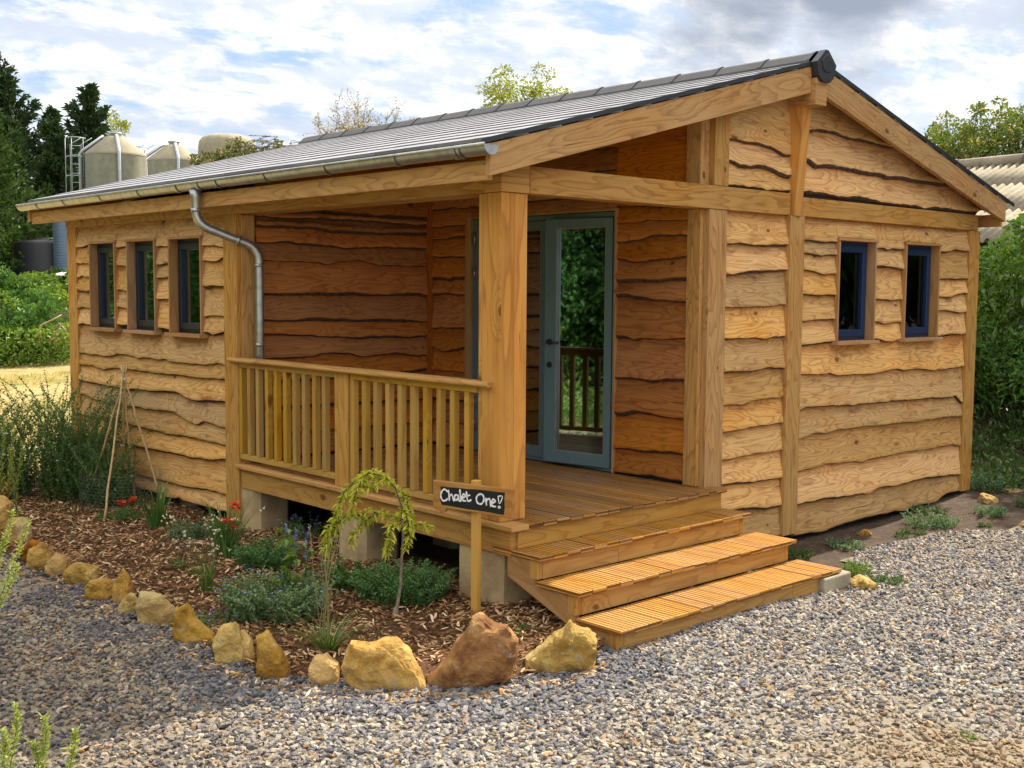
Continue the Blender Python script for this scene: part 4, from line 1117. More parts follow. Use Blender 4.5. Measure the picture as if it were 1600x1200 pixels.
O1 = norm_outline([(1150, 270), (1200, 245), (1280, 190), (1320, 150), (1370, 130), (1410, 95), (1430, 115), (1510, 135), (1550, 180), (1545, 240), (1540, 300), (1440, 325), (1320, 355), (1220, 375), (1160, 380)])
O2 = norm_outline([(610, 360), (660, 310), (700, 270), (760, 190), (820, 140), (850, 75), (900, 55), (945, 85), (980, 110), (1050, 110), (1100, 170), (1115, 230), (1095, 300), (1080, 350), (1000, 370), (870, 415), (780, 440), (640, 460), (610, 420)])
O3 = norm_outline([(100, 310), (130, 240), (150, 205), (250, 215), (330, 205), (440, 205), (500, 260), (540, 320), (585, 390), (590, 440), (480, 460), (400, 445), (170, 450), (130, 390)])
O5 = norm_outline([(215, 770), (260, 755), (300, 800), (340, 870), (360, 940), (320, 960), (250, 930), (220, 900)])
O6 = norm_outline([(30, 790), (60, 740), (125, 715), (150, 770), (170, 850), (150, 895), (90, 870), (45, 840)])
O6b = norm_outline([(150, 770), (175, 755), (205, 790), (220, 850), (200, 885), (165, 870)])
O7 = norm_outline([(885, 880), (900, 800), (950, 780), (1000, 830), (1050, 870), (1110, 910), (1100, 960), (1040, 970), (960, 940), (890, 915)])
O8 = norm_outline([(715, 780), (740, 730), (820, 740), (880, 790), (885, 850), (840, 870), (780, 860), (730, 820)])
O10 = norm_outline([(590, 700), (600, 650), (635, 605), (665, 650), (675, 700), (650, 750), (600, 745)])
O4 = norm_outline([(445, 880), (470, 850), (520, 845), (570, 870), (575, 930), (560, 970), (480, 965), (445, 950)])
for a in [(-.503, -1.073, .394, .266, O1, .20, 2, 1, 'pale ochre wedge shaped stone leaning beside the bottom step'),
          (-1.009, -.934, .466, .373, O2, .22, 1, 2, 'largest rust brown stone with a peaked top below the sign'),
          (-1.381, -.631, .45, .245, O3, .17, 0, 3, 'wide flat topped ochre slab stone left of the rust brown one'),
          (-1.575, -.369, .157, .154, O4, .12, 0, 4, 'small blocky stone just left of the wide ochre slab'),
          (-1.736, -.135, .186, .25, O5, .11, 0, 5, 'tall ochre stone sloping down to the right near the grass tuft'),
          (-1.795, .221, .186, .231, O6, .12, 2, 6, 'pointed upright stone with a smaller flake behind its right side'),
          (-1.705, .20, .098, .179, O6b, .10, 2, 7, 'thin upright flake stone tucked against a pointed stone'),
          (-1.777, .689, .251, .218, O7, .14, 0, 8, 'ochre stone with a double hump sloping to the right'),
          (-1.77, 1.189, .211, .172, O8, .14, 2, 9, 'square shouldered pale stone left of the double humped one'),
          (-1.764, 1.553, .122, .122, None, .11, 2, 10, 'small round pale stone in front of a pointed one'),
          (-1.689, 1.825, .117, .189, O10, .09, 0, 11, 'narrow stone with a sharp point in the edging row'),
          (-1.783, 1.968, .211, .143, None, .16, 0, 12, 'orange pitted stone left of the sharp pointed stone'),
          (-1.707, 2.47, .24, .142, None, .18, 2, 13, 'broad low pale stone with an orange left end'),
          (-1.719, 2.862, .166, .138, None, .15, 0, 14, 'rounded stone left of the broad low pale one'),
          (-1.744, 3.137, .188, .15, None, .16, 0, 15, 'lumpy ochre stone behind the yellow green spikes'),
          (-1.70, 3.42, .17, .13, None, .16, 1, 16, 'flat orange brown stone at the back of the near row'),
          (-1.62, 3.95, .2, .22, None, .16, 2, 17, 'pale stone near the left edge half hidden by weeds'),
          (-1.60, 4.5, .24, .30, None, .18, 2, 18, 'upright pale stone at the left edge of the photo'),
          (-1.42, 5.0, .16, .14, None, .16, 0, 19, 'small stone beside the flowering pea plants'),
          (-1.15, 5.85, .26, .30, None, .20, 1, 20, 'dark mossy stone under the pea plants')]:
    a = list(a); k_ = 1.0 if a[7] <= 8 else 1.18; a[2] *= k_; a[3] *= k_ * 1.08; rock(*a)
for a in [(2.36, -1.22, .20, .10, None, .22, 2, 31, 'flat yellow stone against the slab under the bottom step'), (5.95, -.415, .19, .10, None, .15, 2, 32, 'orange stone lying on bare soil by the far corner'),
          (5.25, -1.12, .20, .08, None, .14, 2, 33, 'flat ochre stone where gravel meets soil on the right'), (6.6, -.35, .24, .06, None, .12, 2, 34, 'thin ochre stone among weeds past the far corner'),
          (3.95, -.28, .12, .06, None, .1, 0, 35, 'small stone under the gable wall by the foundation block')]:
    o = rock(*a); o['group'] = 'loose stones on the soil'

# ------------------------------------------------------------------ sign
sx = Vector((cr.x, cr.y, 0)).normalized() * math.cos(R(32)) - Vector((cf.x, cf.y, 0)).normalized() * math.sin(R(32))
sn = Vector((sx.y, -sx.x, 0))         # faces the viewer
so = Vector((-.19, .03, 0))
sign = thing('name_sign', 'small wooden sign on a stake with white lettering on black', 'sign', (so.x, so.y, -.56))
def sfn(a, b, d): return so + sx * a + Vector((0, 0, b)) + sn * d
mb = MB(); mb.prism([(-.024, -.62), (.024, -.62), (.024, .288), (-.024, .288)], -.05, -.002, sfn, grain=(0, 1), tone=.5); mb.build('stake', M['signpost'], sign, .003)
mb = MB()
zt, zb = .268, .092
bo = [(-.298, zt), (.300, zt - .004), (.302, zb - .008), (.0, zb + .003), (-.19, zb + .004), (-.205, zb - .022), (-.235, zb - .026), (-.262, zb - .006), (-.296, zb)]
mb.prism(bo, 0, .026, sfn, grain=(1, 0), tone=.4); mb.build('sign_board', M['signwood'], sign, .003)
U = lambda x, y: (-.298 + (x - 240) / (1262 - 240) * .598, zt - .004 - ((y - (100 + (x - 240) * .108)) / 350) * .180)
pan = [(345, 172), (430, 180), (560, 186), (700, 203), (800, 205), (950, 220), (1080, 236), (1168, 243), (1160, 330), (1166, 420), (1156, 512), (1080, 500), (950, 478), (830, 462), (700, 448), (560, 425), (450, 408), (362, 398), (340, 330), (350, 250)]
mb = MB(); mb.prism([U(*p) for p in pan], .0262, .0275, sfn); panel = mb.build('painted_panel', M['board_black'], sign)
strokes = [[(435, 232), (410, 208), (378, 215), (354, 260), (355, 310), (380, 345), (415, 345), (437, 325)], [(452, 222), (458, 280), (464, 340)], [(460, 300), (483, 270), (503, 285), (522, 348)],
           [(575, 285), (550, 272), (530, 300), (540, 338), (565, 332), (580, 290)], [(580, 280), (585, 330), (602, 352)], [(600, 212), (608, 280), (615, 348)],
           [(636, 308), (668, 296), (664, 270), (645, 266), (630, 300), (640, 340), (675, 348)], [(685, 238), (698, 330), (718, 352), (742, 334)], [(672, 285), (728, 278)],
           [(860, 262), (825, 282), (812, 330), (835, 375), (875, 382), (905, 345), (905, 295), (882, 265), (855, 264)], [(932, 315), (940, 392)], [(940, 342), (965, 316), (985, 338), (996, 408)],
           [(1008, 368), (1046, 357), (1042, 332), (1020, 328), (1004, 365), (1018, 405), (1052, 412)], [(1085, 288), (1140, 290), (1102, 378), (1086, 292)], [(1090, 408), (1112, 412), (1106, 430), (1090, 426), (1092, 408)]]
mb = MB()
for st in strokes:
    pts = [Vector((*U(*p), 0)) for p in st]; sm = []
    for i in range(len(pts) - 1):   # smooth the pen line
        p0, p1, p2, p3 = pts[max(i - 1, 0)], pts[i], pts[i + 1], pts[min(i + 2, len(pts) - 1)]
        for t in (0, .25, .5, .75): sm.append(.5 * ((2 * p1) + (p2 - p0) * t + (2 * p0 - 5 * p1 + 4 * p2 - p3) * t * t + (3 * p1 - p0 - 3 * p2 + p3) * t ** 3))
    sm.append(pts[-1]); wdt = .0055 if min(p[0] for p in st) < 1080 else .0032
    L_ = []; R_ = []
    for i, p in enumerate(sm):
        d = (sm[min(i + 1, len(sm) - 1)] - sm[max(i - 1, 0)]).normalized(); q = Vector((-d.y, d.x, 0)) * wdt * (1 + .25 * math.sin(i * 1.3))
        L_.append(sfn((p + q).x, (p + q).y, .0285)); R_.append(sfn((p - q).x, (p - q).y, .0285))
    mb.grid([L_, R_], None, .5, 0, False)
    for e in (0, -1):
        c = sm[e]; mb.face([sfn(c.x + wdt * math.cos(k * math.pi / 4), c.y + wdt * math.sin(k * math.pi / 4), .0287) for k in range(8)])
tag(mb.build('lettering', M['chalk'], panel, norm=False), 'hand painted white words Chalet One!')

# ------------------------------------------------------------------ plants
LM = {}
LM['mid'] = leafmat('mid green leaf', (.06, .14, .03), (.13, .25, .055), .3)
LM['cool'] = leafmat('cool grey green leaf', (.09, .17, .085), (.19, .29, .16), .25)
LM['mint'] = leafmat('mint green leaf', (.08, .19, .06), (.18, .33, .11), .28)
LM['blueg'] = leafmat('blue green leaf', (.11, .18, .075), (.25, .34, .16), .22)
LM['pea'] = leafmat('pea leaf', (.07, .145, .045), (.17, .27, .10), .3)
LM['lime'] = leafmat('lime yellow leaf', (.40, .42, .035), (.75, .68, .12), .35)
LM['spike'] = leafmat('yellow green floret', (.24, .30, .05), (.52, .54, .16), .35)
LM['blade'] = leafmat('grass blade', (.05, .11, .018), (.15, .24, .045), .3, dead=(.42, .32, .13))
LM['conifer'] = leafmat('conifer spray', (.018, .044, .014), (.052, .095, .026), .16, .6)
LM['conifer2'] = leafmat('lit conifer spray', (.03, .07, .014), (.085, .14, .03), .2, .6)  # lighter copy of the conifer green, sunlight painted into the colour
LM['laurel'] = leafmat('laurel leaf', (.035, .10, .012), (.15, .24, .035), .25, .28, .6)
LM['tree'] = leafmat('tree leaf', (.07, .12, .025), (.20, .24, .06), .35, .5, dead=(.50, .38, .12))
LM['birch'] = leafmat('yellowing leaf', (.16, .21, .03), (.42, .40, .06), .38)
LM['haw'] = leafmat('sparse autumn leaf', (.22, .16, .09), (.50, .40, .26), .3, dead=(.35, .10, .06))
LM['bramble'] = leafmat('bramble leaf', (.05, .075, .02), (.20, .19, .06), .25, dead=(.30, .20, .09))
LM['shrub'] = leafmat('bright shrub leaf', (.08, .15, .022), (.26, .36, .06), .35)
LM['weed'] = leafmat('weed leaf', (.04, .09, .02), (.10, .17, .04), .25)
ST = {'green': simple('green stem', (.10, .16, .04), .6), 'brown': simple('woody stem', (.12, .085, .05), .85, bump=.3), 'bark': simple('tree bark', (.10, .075, .055), .9, var=.4, bump=.6, bscale=18), 'dry': simple('dry stem', (.27, .24, .10), .7), 'twig': simple('grey twig', (.20, .16, .12), .9)}
FL = {'white': simple('white petal', (.80, .80, .74), .6), 'purple': simple('dark purple petal', (.06, .012, .05), .6), 'orange': simple('orange petal', (.70, .085, .012), .55, col2=(.50, .03, .01)), 'blue': simple('lavender blue petal', (.20, .24, .52), .6), 'cream': simple('cream seed head', (.62, .56, .38), .7), 'pod': simple('pea pod', (.07, .07, .07), .6)}


def dirv(az, el): return Vector((math.cos(az) * math.cos(el), math.sin(az) * math.cos(el), math.sin(el)))


def stem_path(b, az, h, lean, curl, r, n=7, wig=.02):
    out = []; side = Vector((math.cos(az), math.sin(az), 0))
    ph = r.random() * 6
    for i in range(n + 1):
        t = i / n
        out.append(b + side * (lean * h * t ** 1.6) + Vector((0, 0, h * (t - curl * t ** 3))) + Vector((math.sin(ph + 5 * t), math.cos(ph + 4 * t), 0)) * wig * t)
    return out


def leaves_on(mb, path, r, L, Wd, step, start=.1, whorl=2, tonelo=0, tonehi=1, el=(.1, .9), droop=.1, mat=0, taper=.5):
    tot = sum((path[i + 1] - path[i]).length for i in range(len(path) - 1)); s = start * tot; k = 0; a0 = r.random() * 6
    while s < tot:
        q = s; i = 0
        while i < len(path) - 2 and q > (path[i + 1] - path[i]).length: q -= (path[i + 1] - path[i]).length; i += 1
        d = (path[i + 1] - path[i]); p = path[i] + d * min(1, q / max(d.length, 1e-5)); d.normalize()
        for wv in range(whorl):
            az = a0 + k * 1.57 + wv * 2 * math.pi / whorl + r.uniform(-.4, .4)
            o = dirv(az, r.uniform(*el)); sc = (1 - taper * s / tot) * r.uniform(.7, 1.15)
            mb.leaf(p, (o + d * .35), Vector((0, 0, 1)), L * sc, Wd * sc, r.uniform(tonelo, tonehi), mat, droop=droop)
        s += step * r.uniform(.75, 1.25); k += 1


def herb(name, label, cat, bx, by, n, r0, h, lean, L, Wd, step, leafm, stemm='green', curl=.15, seed=1, whorl=2, group=None, z=None, rad=.0022, start=.1, flowers=None, el=(.1, .9)):
    r = random.Random(seed); mb = MB(); z0 = (z if z is not None else (bedz(bx, by) if pip(bx, by, BED) else gh(bx, by))) - .01; tips = []
    for i in range(n):
        az = r.random() * 2 * math.pi; q = r0 * math.sqrt(r.random())
        b = Vector((bx + q * math.cos(az), by + q * math.sin(az), z0))
        hh = h * r.uniform(.6, 1.1) * (1 - .3 * q / max(r0, .01))
        p = stem_path(b, az + r.uniform(-.5, .5), hh, lean * r.uniform(.3, 1.2), curl, r)
        mb.tube(p, [rad * (1 - .6 * k / len(p)) for k in range(len(p))], 3, mat=1, caps=False)
        leaves_on(mb, p, r, L, Wd, step, start, whorl, el=el); tips.append(p)
    o = mb.build(name, [LM[leafm], ST[stemm]], norm=False); tag(o, label, cat, group)
    if flowers:
        kind, cnt, size, fn_ = flowers
        fm = MB()
        for i in range(cnt):
            p = r.choice(tips); c = p[-1] + (Vector((0, 0, .01)) if fn_ != 'side' else p[r.randint(2, len(p) - 1)] - p[-1])
            if fn_ == 'spike':
                d = (p[-1] - p[-2]).normalized()
                for k in range(26):
                    q = c - d * (size * 4 * r.random()) + d * size; fm.leaf(q, dirv(r.random() * 6.28, r.uniform(-.2, 1)), Vector((0, 0, 1)), size * .55, size * .4, r.random())
            else:
                for k in range(5):
                    fm.leaf(c, dirv(k * 1.257 + r.random(), r.uniform(.1, .8)), Vector((0, 0, 1)), size * r.uniform(.8, 1.1), size * .8, r.random(), fold=.15)
        fm.build('florets', FL[kind], o, norm=False)
    return o


def blades(name, label, cat, bx, by, n, r0, h, wd, lean, leafm='blade', seed=1, group=None, parent=None, z=None, curl=.35):
    r = random.Random(seed); mb = MB(); z0 = (z if z is not None else (bedz(bx, by) if pip(bx, by, BED) else gh(bx, by))) - .01
    for i in range(n):
        az = r.random() * 2 * math.pi; q = r0 * math.sqrt(r.random())
        b = Vector((bx + q * math.cos(az), by + q * math.sin(az), z0)); hh = h * r.uniform(.5, 1.1)
        p = stem_path(b, az + r.uniform(-.6, .6), hh, lean * r.uniform(.2, 1.3), curl, r, 6, .004)
        side = Vector((-math.sin(az), math.cos(az), 0)); tn = r.random(); ww = wd * r.uniform(.6, 1.2)
        mb.grid([[v - side * ww * (1 - k / len(p)) ** .7 for k, v in enumerate(p)], [v + side * ww * (1 - k / len(p)) ** .7 for k, v in enumerate(p)]], None, tn, 0, False)
    o = mb.build(name, LM[leafm], parent, norm=False)
    if label: tag(o, label, cat, group)
    return o


# low mounds in the bed
MG = 'leafy mounds in the planting bed'
herb('catmint_plant', 'green leafy mound beside the little weeping tree trunk', 'plant', -.30, .62, 260, .27, .30, .5, .040, .027, .018, 'mint', seed=1, group=MG)
herb('catmint_plant', 'pale green mound in front of the porch pillar on the left', 'plant', -.52, 1.98, 150, .20, .26, .5, .040, .027, .018, 'mint', seed=2, group=MG)
herb('lobelia_plant', 'largest blue grey green mound with small lavender flowers', 'plant', -1.14, .80, 190, .27, .33, .7, .048, .030, .021, 'blueg', seed=3, group=MG, flowers=('blue', 30, .016, 'top'))
herb('lobelia_plant', 'small blue grey plant at the near end of the lavender mound', 'plant', -1.50, .88, 40, .12, .14, .5, .024, .014, .018, 'blueg', seed=4, group=MG, flowers=('blue', 12, .012, 'top'))
herb('herb_plant', 'grey green leafy clump between the two orange flower clumps', 'plant', -.50, 3.15, 80, .17, .20, .6, .040, .022, .024, 'cool', seed=5, group=MG)
herb('broadleaf_plant', 'dark broad leaved plant behind the tall stems', 'plant', -.45, 1.05, 26, .12, .24, .6, .085, .055, .05, 'mid', seed=6, group=MG)
herb('bedding_plant', 'dark blue flowering clump in the shade under the deck', 'plant', .22, 2.55, 60, .22, .2, .5, .04, .025, .03, 'blueg', seed=7, group=MG, flowers=('blue', 26, .022, 'top'))
herb('creeping_plant', 'small flat green plant behind the largest brown stone', 'plant', -.28, -.38, 40, .12, .06, 1.4, .02, .012, .012, 'mid', seed=8, group=MG)
herb('catmint_plant', 'low green sprawl at the foot of the bamboo canes', 'plant', -.62, 4.25, 60, .17, .16, .9, .03, .018, .018, 'mid', seed=9, group=MG)
herb('herb_plant', 'bright green seedling clump near the middle of the bed', 'plant', -1.0, 2.05, 16, .09, .06, 1.2, .03, .02, .015, 'shrub', seed=10, group=MG)
herb('tall_broadleaf', 'tall stem with broad bright leaves and a blue grey top', 'plant', -.90, .95, 6, .06, .80, .12, .15, .10, .085, 'shrub', seed=11, whorl=1, rad=.004, start=.12, el=(-.1, .6), flowers=('blue', 5, .03, 'spike'))
# grass tufts
TG = 'grass tufts in the planting bed'
blades('grass_tuft', 'large arching striped grass tuft with dry upright stalks', 'grass tuft', -1.30, -.02, 130, .05, .26, .004, 1.1, seed=21, group=TG)
mb = MB(); r = random.Random(5)
for i in range(9):
    b = Vector((-1.30 + r.uniform(-.04, .04), -.02 + r.uniform(-.04, .04), -.56)); p = stem_path(b, r.random() * 6.28, r.uniform(.55, .85), .12, .05, r, 8, .02); mb.tube(p, .0022, 3, caps=False); leaves_on(mb, p, r, .06, .010, .09, .25, 1, mat=0, el=(.7, 1.3))
tag(mb.build('dry_stalks', ST['dry'], norm=False), 'thin brown upright stalks standing in the striped grass tuft', 'stalks')
blades('grass_tuft', 'small flat grass tuft in the middle of the mulch', 'grass tuft', -1.05, 2.30, 50, .05, .16, .0035, 1.5, seed=22, group=TG)
blades('grass_tuft', 'upright green tuft below the pale quaking grass heads', 'grass tuft', -1.22, 1.55, 60, .035, .34, .004, .28, seed=23, group=TG)
blades('grass_tuft', 'little tuft beside the rounded edging stones', 'grass tuft', -1.52, .28, 22, .03, .10, .003, 1.0, seed=24, group=TG)
# quaking grass heads
mb = MB(); r = random.Random(8); fm = MB()
for i in range(24):
    b = Vector((-1.20 + r.uniform(-.05, .05), 1.58 + r.uniform(-.05, .05), -.55)); p = stem_path(b, r.random() * 6.28, r.uniform(.28, .66), .45, .1, r, 6, .01)
    mb.tube(p, .0012, 3, caps=False)
    for k in range(3):
        c = p[-1] + Vector((r.uniform(-.03, .03), r.uniform(-.03, .03), r.uniform(-.05, .0)))
        for d in (dirv(r.random() * 6.28, -1.0), dirv(r.random() * 6.28, -.6), dirv(r.random() * 6.28, -1.2)): fm.leaf(c, d, Vector((0, 1, 0)), .015, .010, r.random(), fold=.3)
qg = tag(mb.build('quaking_grass', ST['green'], norm=False), 'slender grass with pale nodding seed heads', 'grass'); fm.build('seed_head', FL['cream'], qg, norm=False)


def montbretia(bx, by, n, h, label, heads, seed):
    o = blades('orange_lily', label, 'plant', bx, by, n, .07, h, .0085, .42, 'mid', seed, 'clumps with orange flowers', curl=.12)
    r = random.Random(seed); stm = MB(); fm = MB()
    for hx, hy, hz in heads:
        b = Vector((bx + r.uniform(-.04, .04), by + r.uniform(-.04, .04), -.55)); e = Vector((hx, hy, hz)); stm.tube([b, b.lerp(e, .5) + Vector((0, 0, .06)), e], .003, 4, caps=False)
        for k in range(9):
            c = e + Vector((r.uniform(-.03, .03), r.uniform(-.03, .03), r.uniform(-.025, .025)))
            for q in range(5): fm.leaf(c, dirv(q * 1.26 + r.random(), r.uniform(-.2, .9)), Vector((0, 0, 1)), .034, .02, r.random(), fold=.2)
    stm.build('flower_stalk', ST['green'], o, norm=False); fm.build('flower', FL['orange'], o, norm=False)


H1 = [cp(192, 787, -.75, 3.7), cp(208, 781, -.70, 3.7)]
montbretia(-.53, 3.72, 60, .42, 'sword leaved clump with orange flowers by the bamboo canes', H1, 31)
H2 = [cp(366, 792, -.62, 2.35), cp(352, 812, -.62, 2.35), cp(362, 822, -.62, 2.35)]
montbretia(-.62, 2.38, 90, .46, 'sword leaved clump with red orange flowers by the left pillar', H2, 32)

# little weeping tree
AX, AY = -.60, .29
tr = thing('weeping_tree', 'small weeping tree with twisted yellow green leaves', 'tree', (AX, AY, -.56))
C_ = lambda px, py, d=0: cp(px, py, AX + cf.x * d, AY + cf.y * d)
mb = MB(); mb.tube([C_(619, 985), C_(620, 950), C_(626, 915), C_(627, 880), C_(630, 840), C_(629, 812)], [.017, .012, .009, .008, .0085, .008], 8)
mb.tube([C_(619, 985), C_(617, 958), C_(620, 948)], [.021, .018, .012], 8)
trunk = mb.build('trunk', simple('young bark', (.26, .20, .14), .85, var=.4, vscale=30, bump=.4), tr)
br = [([(630, 830), (627, 790), (618, 762), (600, 744), (577, 738), (556, 750), (538, 768), (527, 795), (515, 825), (508, 862)], .0),
      ([(630, 822), (640, 800), (634, 775), (622, 765), (606, 752)], .08), ([(630, 815), (612, 806), (590, 803), (572, 812), (556, 828), (545, 850)], .05),
      ([(629, 820), (645, 822), (660, 818), (673, 824)], -.05), ([(625, 812), (612, 822), (606, 842), (604, 866)], -.10), ([(577, 738), (568, 745), (556, 772), (548, 800)], -.06),
      ([(590, 803), (578, 798), (560, 806), (548, 800), (530, 815), (522, 838)], .02), ([(600, 744), (590, 752), (570, 762)], -.05), ([(515, 825), (512, 845), (518, 870)], .04), ([(627, 790), (636, 808), (640, 835), (636, 860)], -.04)]
mb = MB(); lf = MB(); r = random.Random(4)
for pts, d in br:
    path = [C_(a, b, d * math.sin(i / len(pts) * 3.14)) for i, (a, b) in enumerate(pts)]
    mb.tube(path, [.0055 - .003 * k / len(path) for k in range(len(path))], 5, caps=False)
    leaves_on(lf, [q_ + Vector((r.gauss(0, .008), r.gauss(0, .008), r.gauss(0, .006))) for q_ in path], r, .052, .023, .0046, .05 if d else .3, 1, el=(-1.0, 1.1), droop=.2, taper=.1)
    leaves_on(lf, path, r, .072, .022, .018, .05 if d else .3, 1, el=(-1.2, .6), droop=.35, taper=.3)
mb.build('branch', ST['bark'], tr); lf.build('crown', LM['lime'], tr, norm=False)

# bamboo cane wigwam
tp = thing('cane_wigwam', 'bamboo cane plant support tied near the top', 'plant support', (-.35, 4.7, -.55))
kn = cp(193, 592, -.42, 4.72)
for (bx, by), tpx in zip(((-.77, 4.24), (-.14, 4.35), (-.16, 4.95), (-.10, 5.35), (-.55, 5.15)), ((203, 561), (190, 568), (197, 563), (188, 575), (200, 572))):
    b = Vector((bx, by, -.58)); t_ = kn + (kn - b).normalized() * .13 + Vector((rnd.uniform(-.02, .02), rnd.uniform(-.02, .02), 0))
    mb = MB(); n = 9; pts = [b.lerp(t_, k / n) + Vector((.004 * math.sin(k * 2), .004 * math.cos(k * 3), 0)) for k in range(n + 1)]
    mb.tube(pts, [.0115 - .004 * k / n for k in range(n + 1)], 8)
    for k in range(1, n): mb.tube([pts[k] - Vector((0, 0, .004)), pts[k] + Vector((0, 0, .004))], .0135 - .004 * k / n, 8)
    mb.build('cane', M['cane'], tp)
mb = MB(); mb.tube([kn - Vector((0, 0, .012)), kn + Vector((0, 0, .012))], .022, 10); mb.build('twine', M['chalk'], tp)
# chicken wire
mb = MB(); cx, cy, rad, hh = -.33, 4.85, .34, .36; nc, nr = 46, 12; dz = hh / nr
def cw(c, z_): a = c / nc * 2 * math.pi; return Vector((cx + rad * math.cos(a) * (1 + .05 * math.sin(3 * a)), cy + rad * 1.25 * math.sin(a), -.55 + z_))
for i in range(nr):
    for j in range(nc):
        o_ = .5 if i % 2 else 0
        p0, p1, p2 = cw(j + o_, i * dz + dz * .35), cw(j + .5 + o_, i * dz), cw(j + 1 + o_, i * dz + dz * .35)
        mb.tube([p0, p1], .0009, 3, caps=False); mb.tube([p1, p2], .0009, 3, caps=False); mb.tube([p0, cw(j + o_, (i + 1) * dz)], .0009, 3, caps=False)
tag(mb.build('wire_guard', simple('dull wire', (.22, .23, .22), .6), norm=False), 'ring of chicken wire standing around the bamboo canes', 'wire guard')


# sweet peas
def peas(bx, by, n, h, spread, label, seed, fl=8):
    r = random.Random(seed); mb = MB(); fm = MB(); pm = MB(); tips = []
    for i in range(n):
        az = r.random() * 6.28; q = spread * math.sqrt(r.random()); b = Vector((bx + q * .7 * math.cos(az), by + q * math.sin(az), -.56))
        p = stem_path(b, r.random() * 6.28, h * r.uniform(.45, 1.1), r.uniform(.1, .55), .12, r, 9, .07)
        mb.tube(p, .0022, 3, mat=1, caps=False); leaves_on(mb, p, r, .058, .032, .030, .12, 2, el=(-.3, 1.1)); tips.append(p)
        for k in range(3):      # tendrils
            s = p[r.randint(3, 8)]; e = s + dirv(r.random() * 6.28, r.uniform(.2, 1.3)) * .11; mb.tube([s, s.lerp(e, .5) + Vector((0, 0, .01)), e], .001, 3, mat=1, caps=False)
    o = mb.build('sweet_pea', [LM['pea'], ST['green']], norm=False); tag(o, label, 'plant', 'sweet pea plants by the wall corner')
    for i in range(fl):
        p = r.choice(tips); c = p[r.randint(4, 9)] + Vector((r.uniform(-.06, .0), -.05, 0)); 
        for k in range(6): fm.leaf(c, dirv(k * 1.05, r.uniform(.2, 1.0)), Vector((0, 0, 1)), .030, .028, r.random(), fold=.1)
    fm.build('flower', FL['white'], o, norm=False)
    for i in range(fl * 2):
        p = r.choice(tips); c = p[r.randint(4, 9)]; pm.leaf(c, dirv(r.random() * 6.28, r.uniform(-1, .6)), Vector((0, 0, 1)), .06, .012, .5, fold=.4)
    pm.build('pod', FL['pod'], o, norm=False)


peas(-.50, 5.50, 190, 1.25, .42, 'tallest tangled sweet pea with white flowers against the corner', 41, 12)
peas(-1.0, 6.1, 140, 1.05, .42, 'sweet pea tangle leaning left at the edge of the photo', 42, 9)
peas(-.42, 4.95, 90, .68, .30, 'shorter sweet pea growing through the chicken wire', 43, 6)
herb('tall_weed', 'wiry tall stems rising at the far left house corner', 'plant', -.25, 6.3, 12, .12, 1.35, .25, .05, .014, .08, 'pea', seed=44, rad=.003)


# spikes of yellow green florets
def spikes(name, label, pts, seed, group='yellow green flower spikes'):
    """pts: (base, tip) pairs"""
    r = random.Random(seed); mb = MB()
    for b, t in pts:
        b, t = Vector(b), Vector(t); n = 10; path = [b.lerp(t, k / n) + Vector((.01 * math.sin(k), .01 * math.cos(k * 1.7), -.10 * (b - t).xy.length * (k / n) * (1 - k / n) * -4)) for k in range(n + 1)]
        mb.tube(path, [.004 - .003 * k / n for k in range(n + 1)], 4, mat=1, caps=False)
        leaves_on(mb, path, r, .10, .016, .03, .05, 1, el=(.2, 1.0), mat=0)
        for k in range(330):
            s = .42 + .58 * r.random() ** .8; q = b.lerp(t, s); i = min(n - 1, int(s * n)); q = path[i].lerp(path[i + 1], s * n - i)
            w_ = .020 * (1.08 - s) / .58 + .005; d = dirv(r.random() * 6.28, r.uniform(-.1, 1.0)); mb.leaf(q + d * w_ * r.random(), d, Vector((0, 0, 1)), .012, .010, r.random(), 0, fold=.3)
    return tag(mb.build(name, [LM['spike'], ST['green']], norm=False), label, 'plant', group)


def sp_at(px0, py0, px1, py1, ax, ay):
    b = cp(px0, py0, ax, ay); t = cp(px1, py1, ax, ay); b.z = -.62; return (b, t)


spikes('flower_spike', 'tall yellow green flower spikes in the bottom left corner', [sp_at(10, 1330, 26, 1100, -3.3, -1.0), sp_at(60, 1330, 70, 1120, -3.25, -1.05), sp_at(90, 1330, 118, 1140, -3.3, -1.1), sp_at(-10, 1330, 8, 1140, -3.4, -1.0), sp_at(80, 1330, 50, 1160, -3.3, -1.0)], 51)
spikes('flower_spike', 'yellow green spikes leaning over the edging stones at the left edge', [sp_at(-70, 1100, 22, 798, -2.86, .24), sp_at(-60, 1100, 46, 812, -2.86, .26), sp_at(-90, 1100, 8, 840, -2.86, .24), sp_at(-70, 1100, 30, 880, -2.9, .24)], 52)
spikes('flower_spike', 'pale green spikes standing beyond the stones on the far left', [sp_at(0, 800, 6, 640, -1.9, 5.2), sp_at(20, 800, 34, 690, -1.9, 5.2), sp_at(-12, 800, -8, 620, -1.9, 5.2), sp_at(30, 800, 14, 700, -1.9, 5.2), sp_at(10, 820, 20, 660, -1.8, 5.0)], 53)

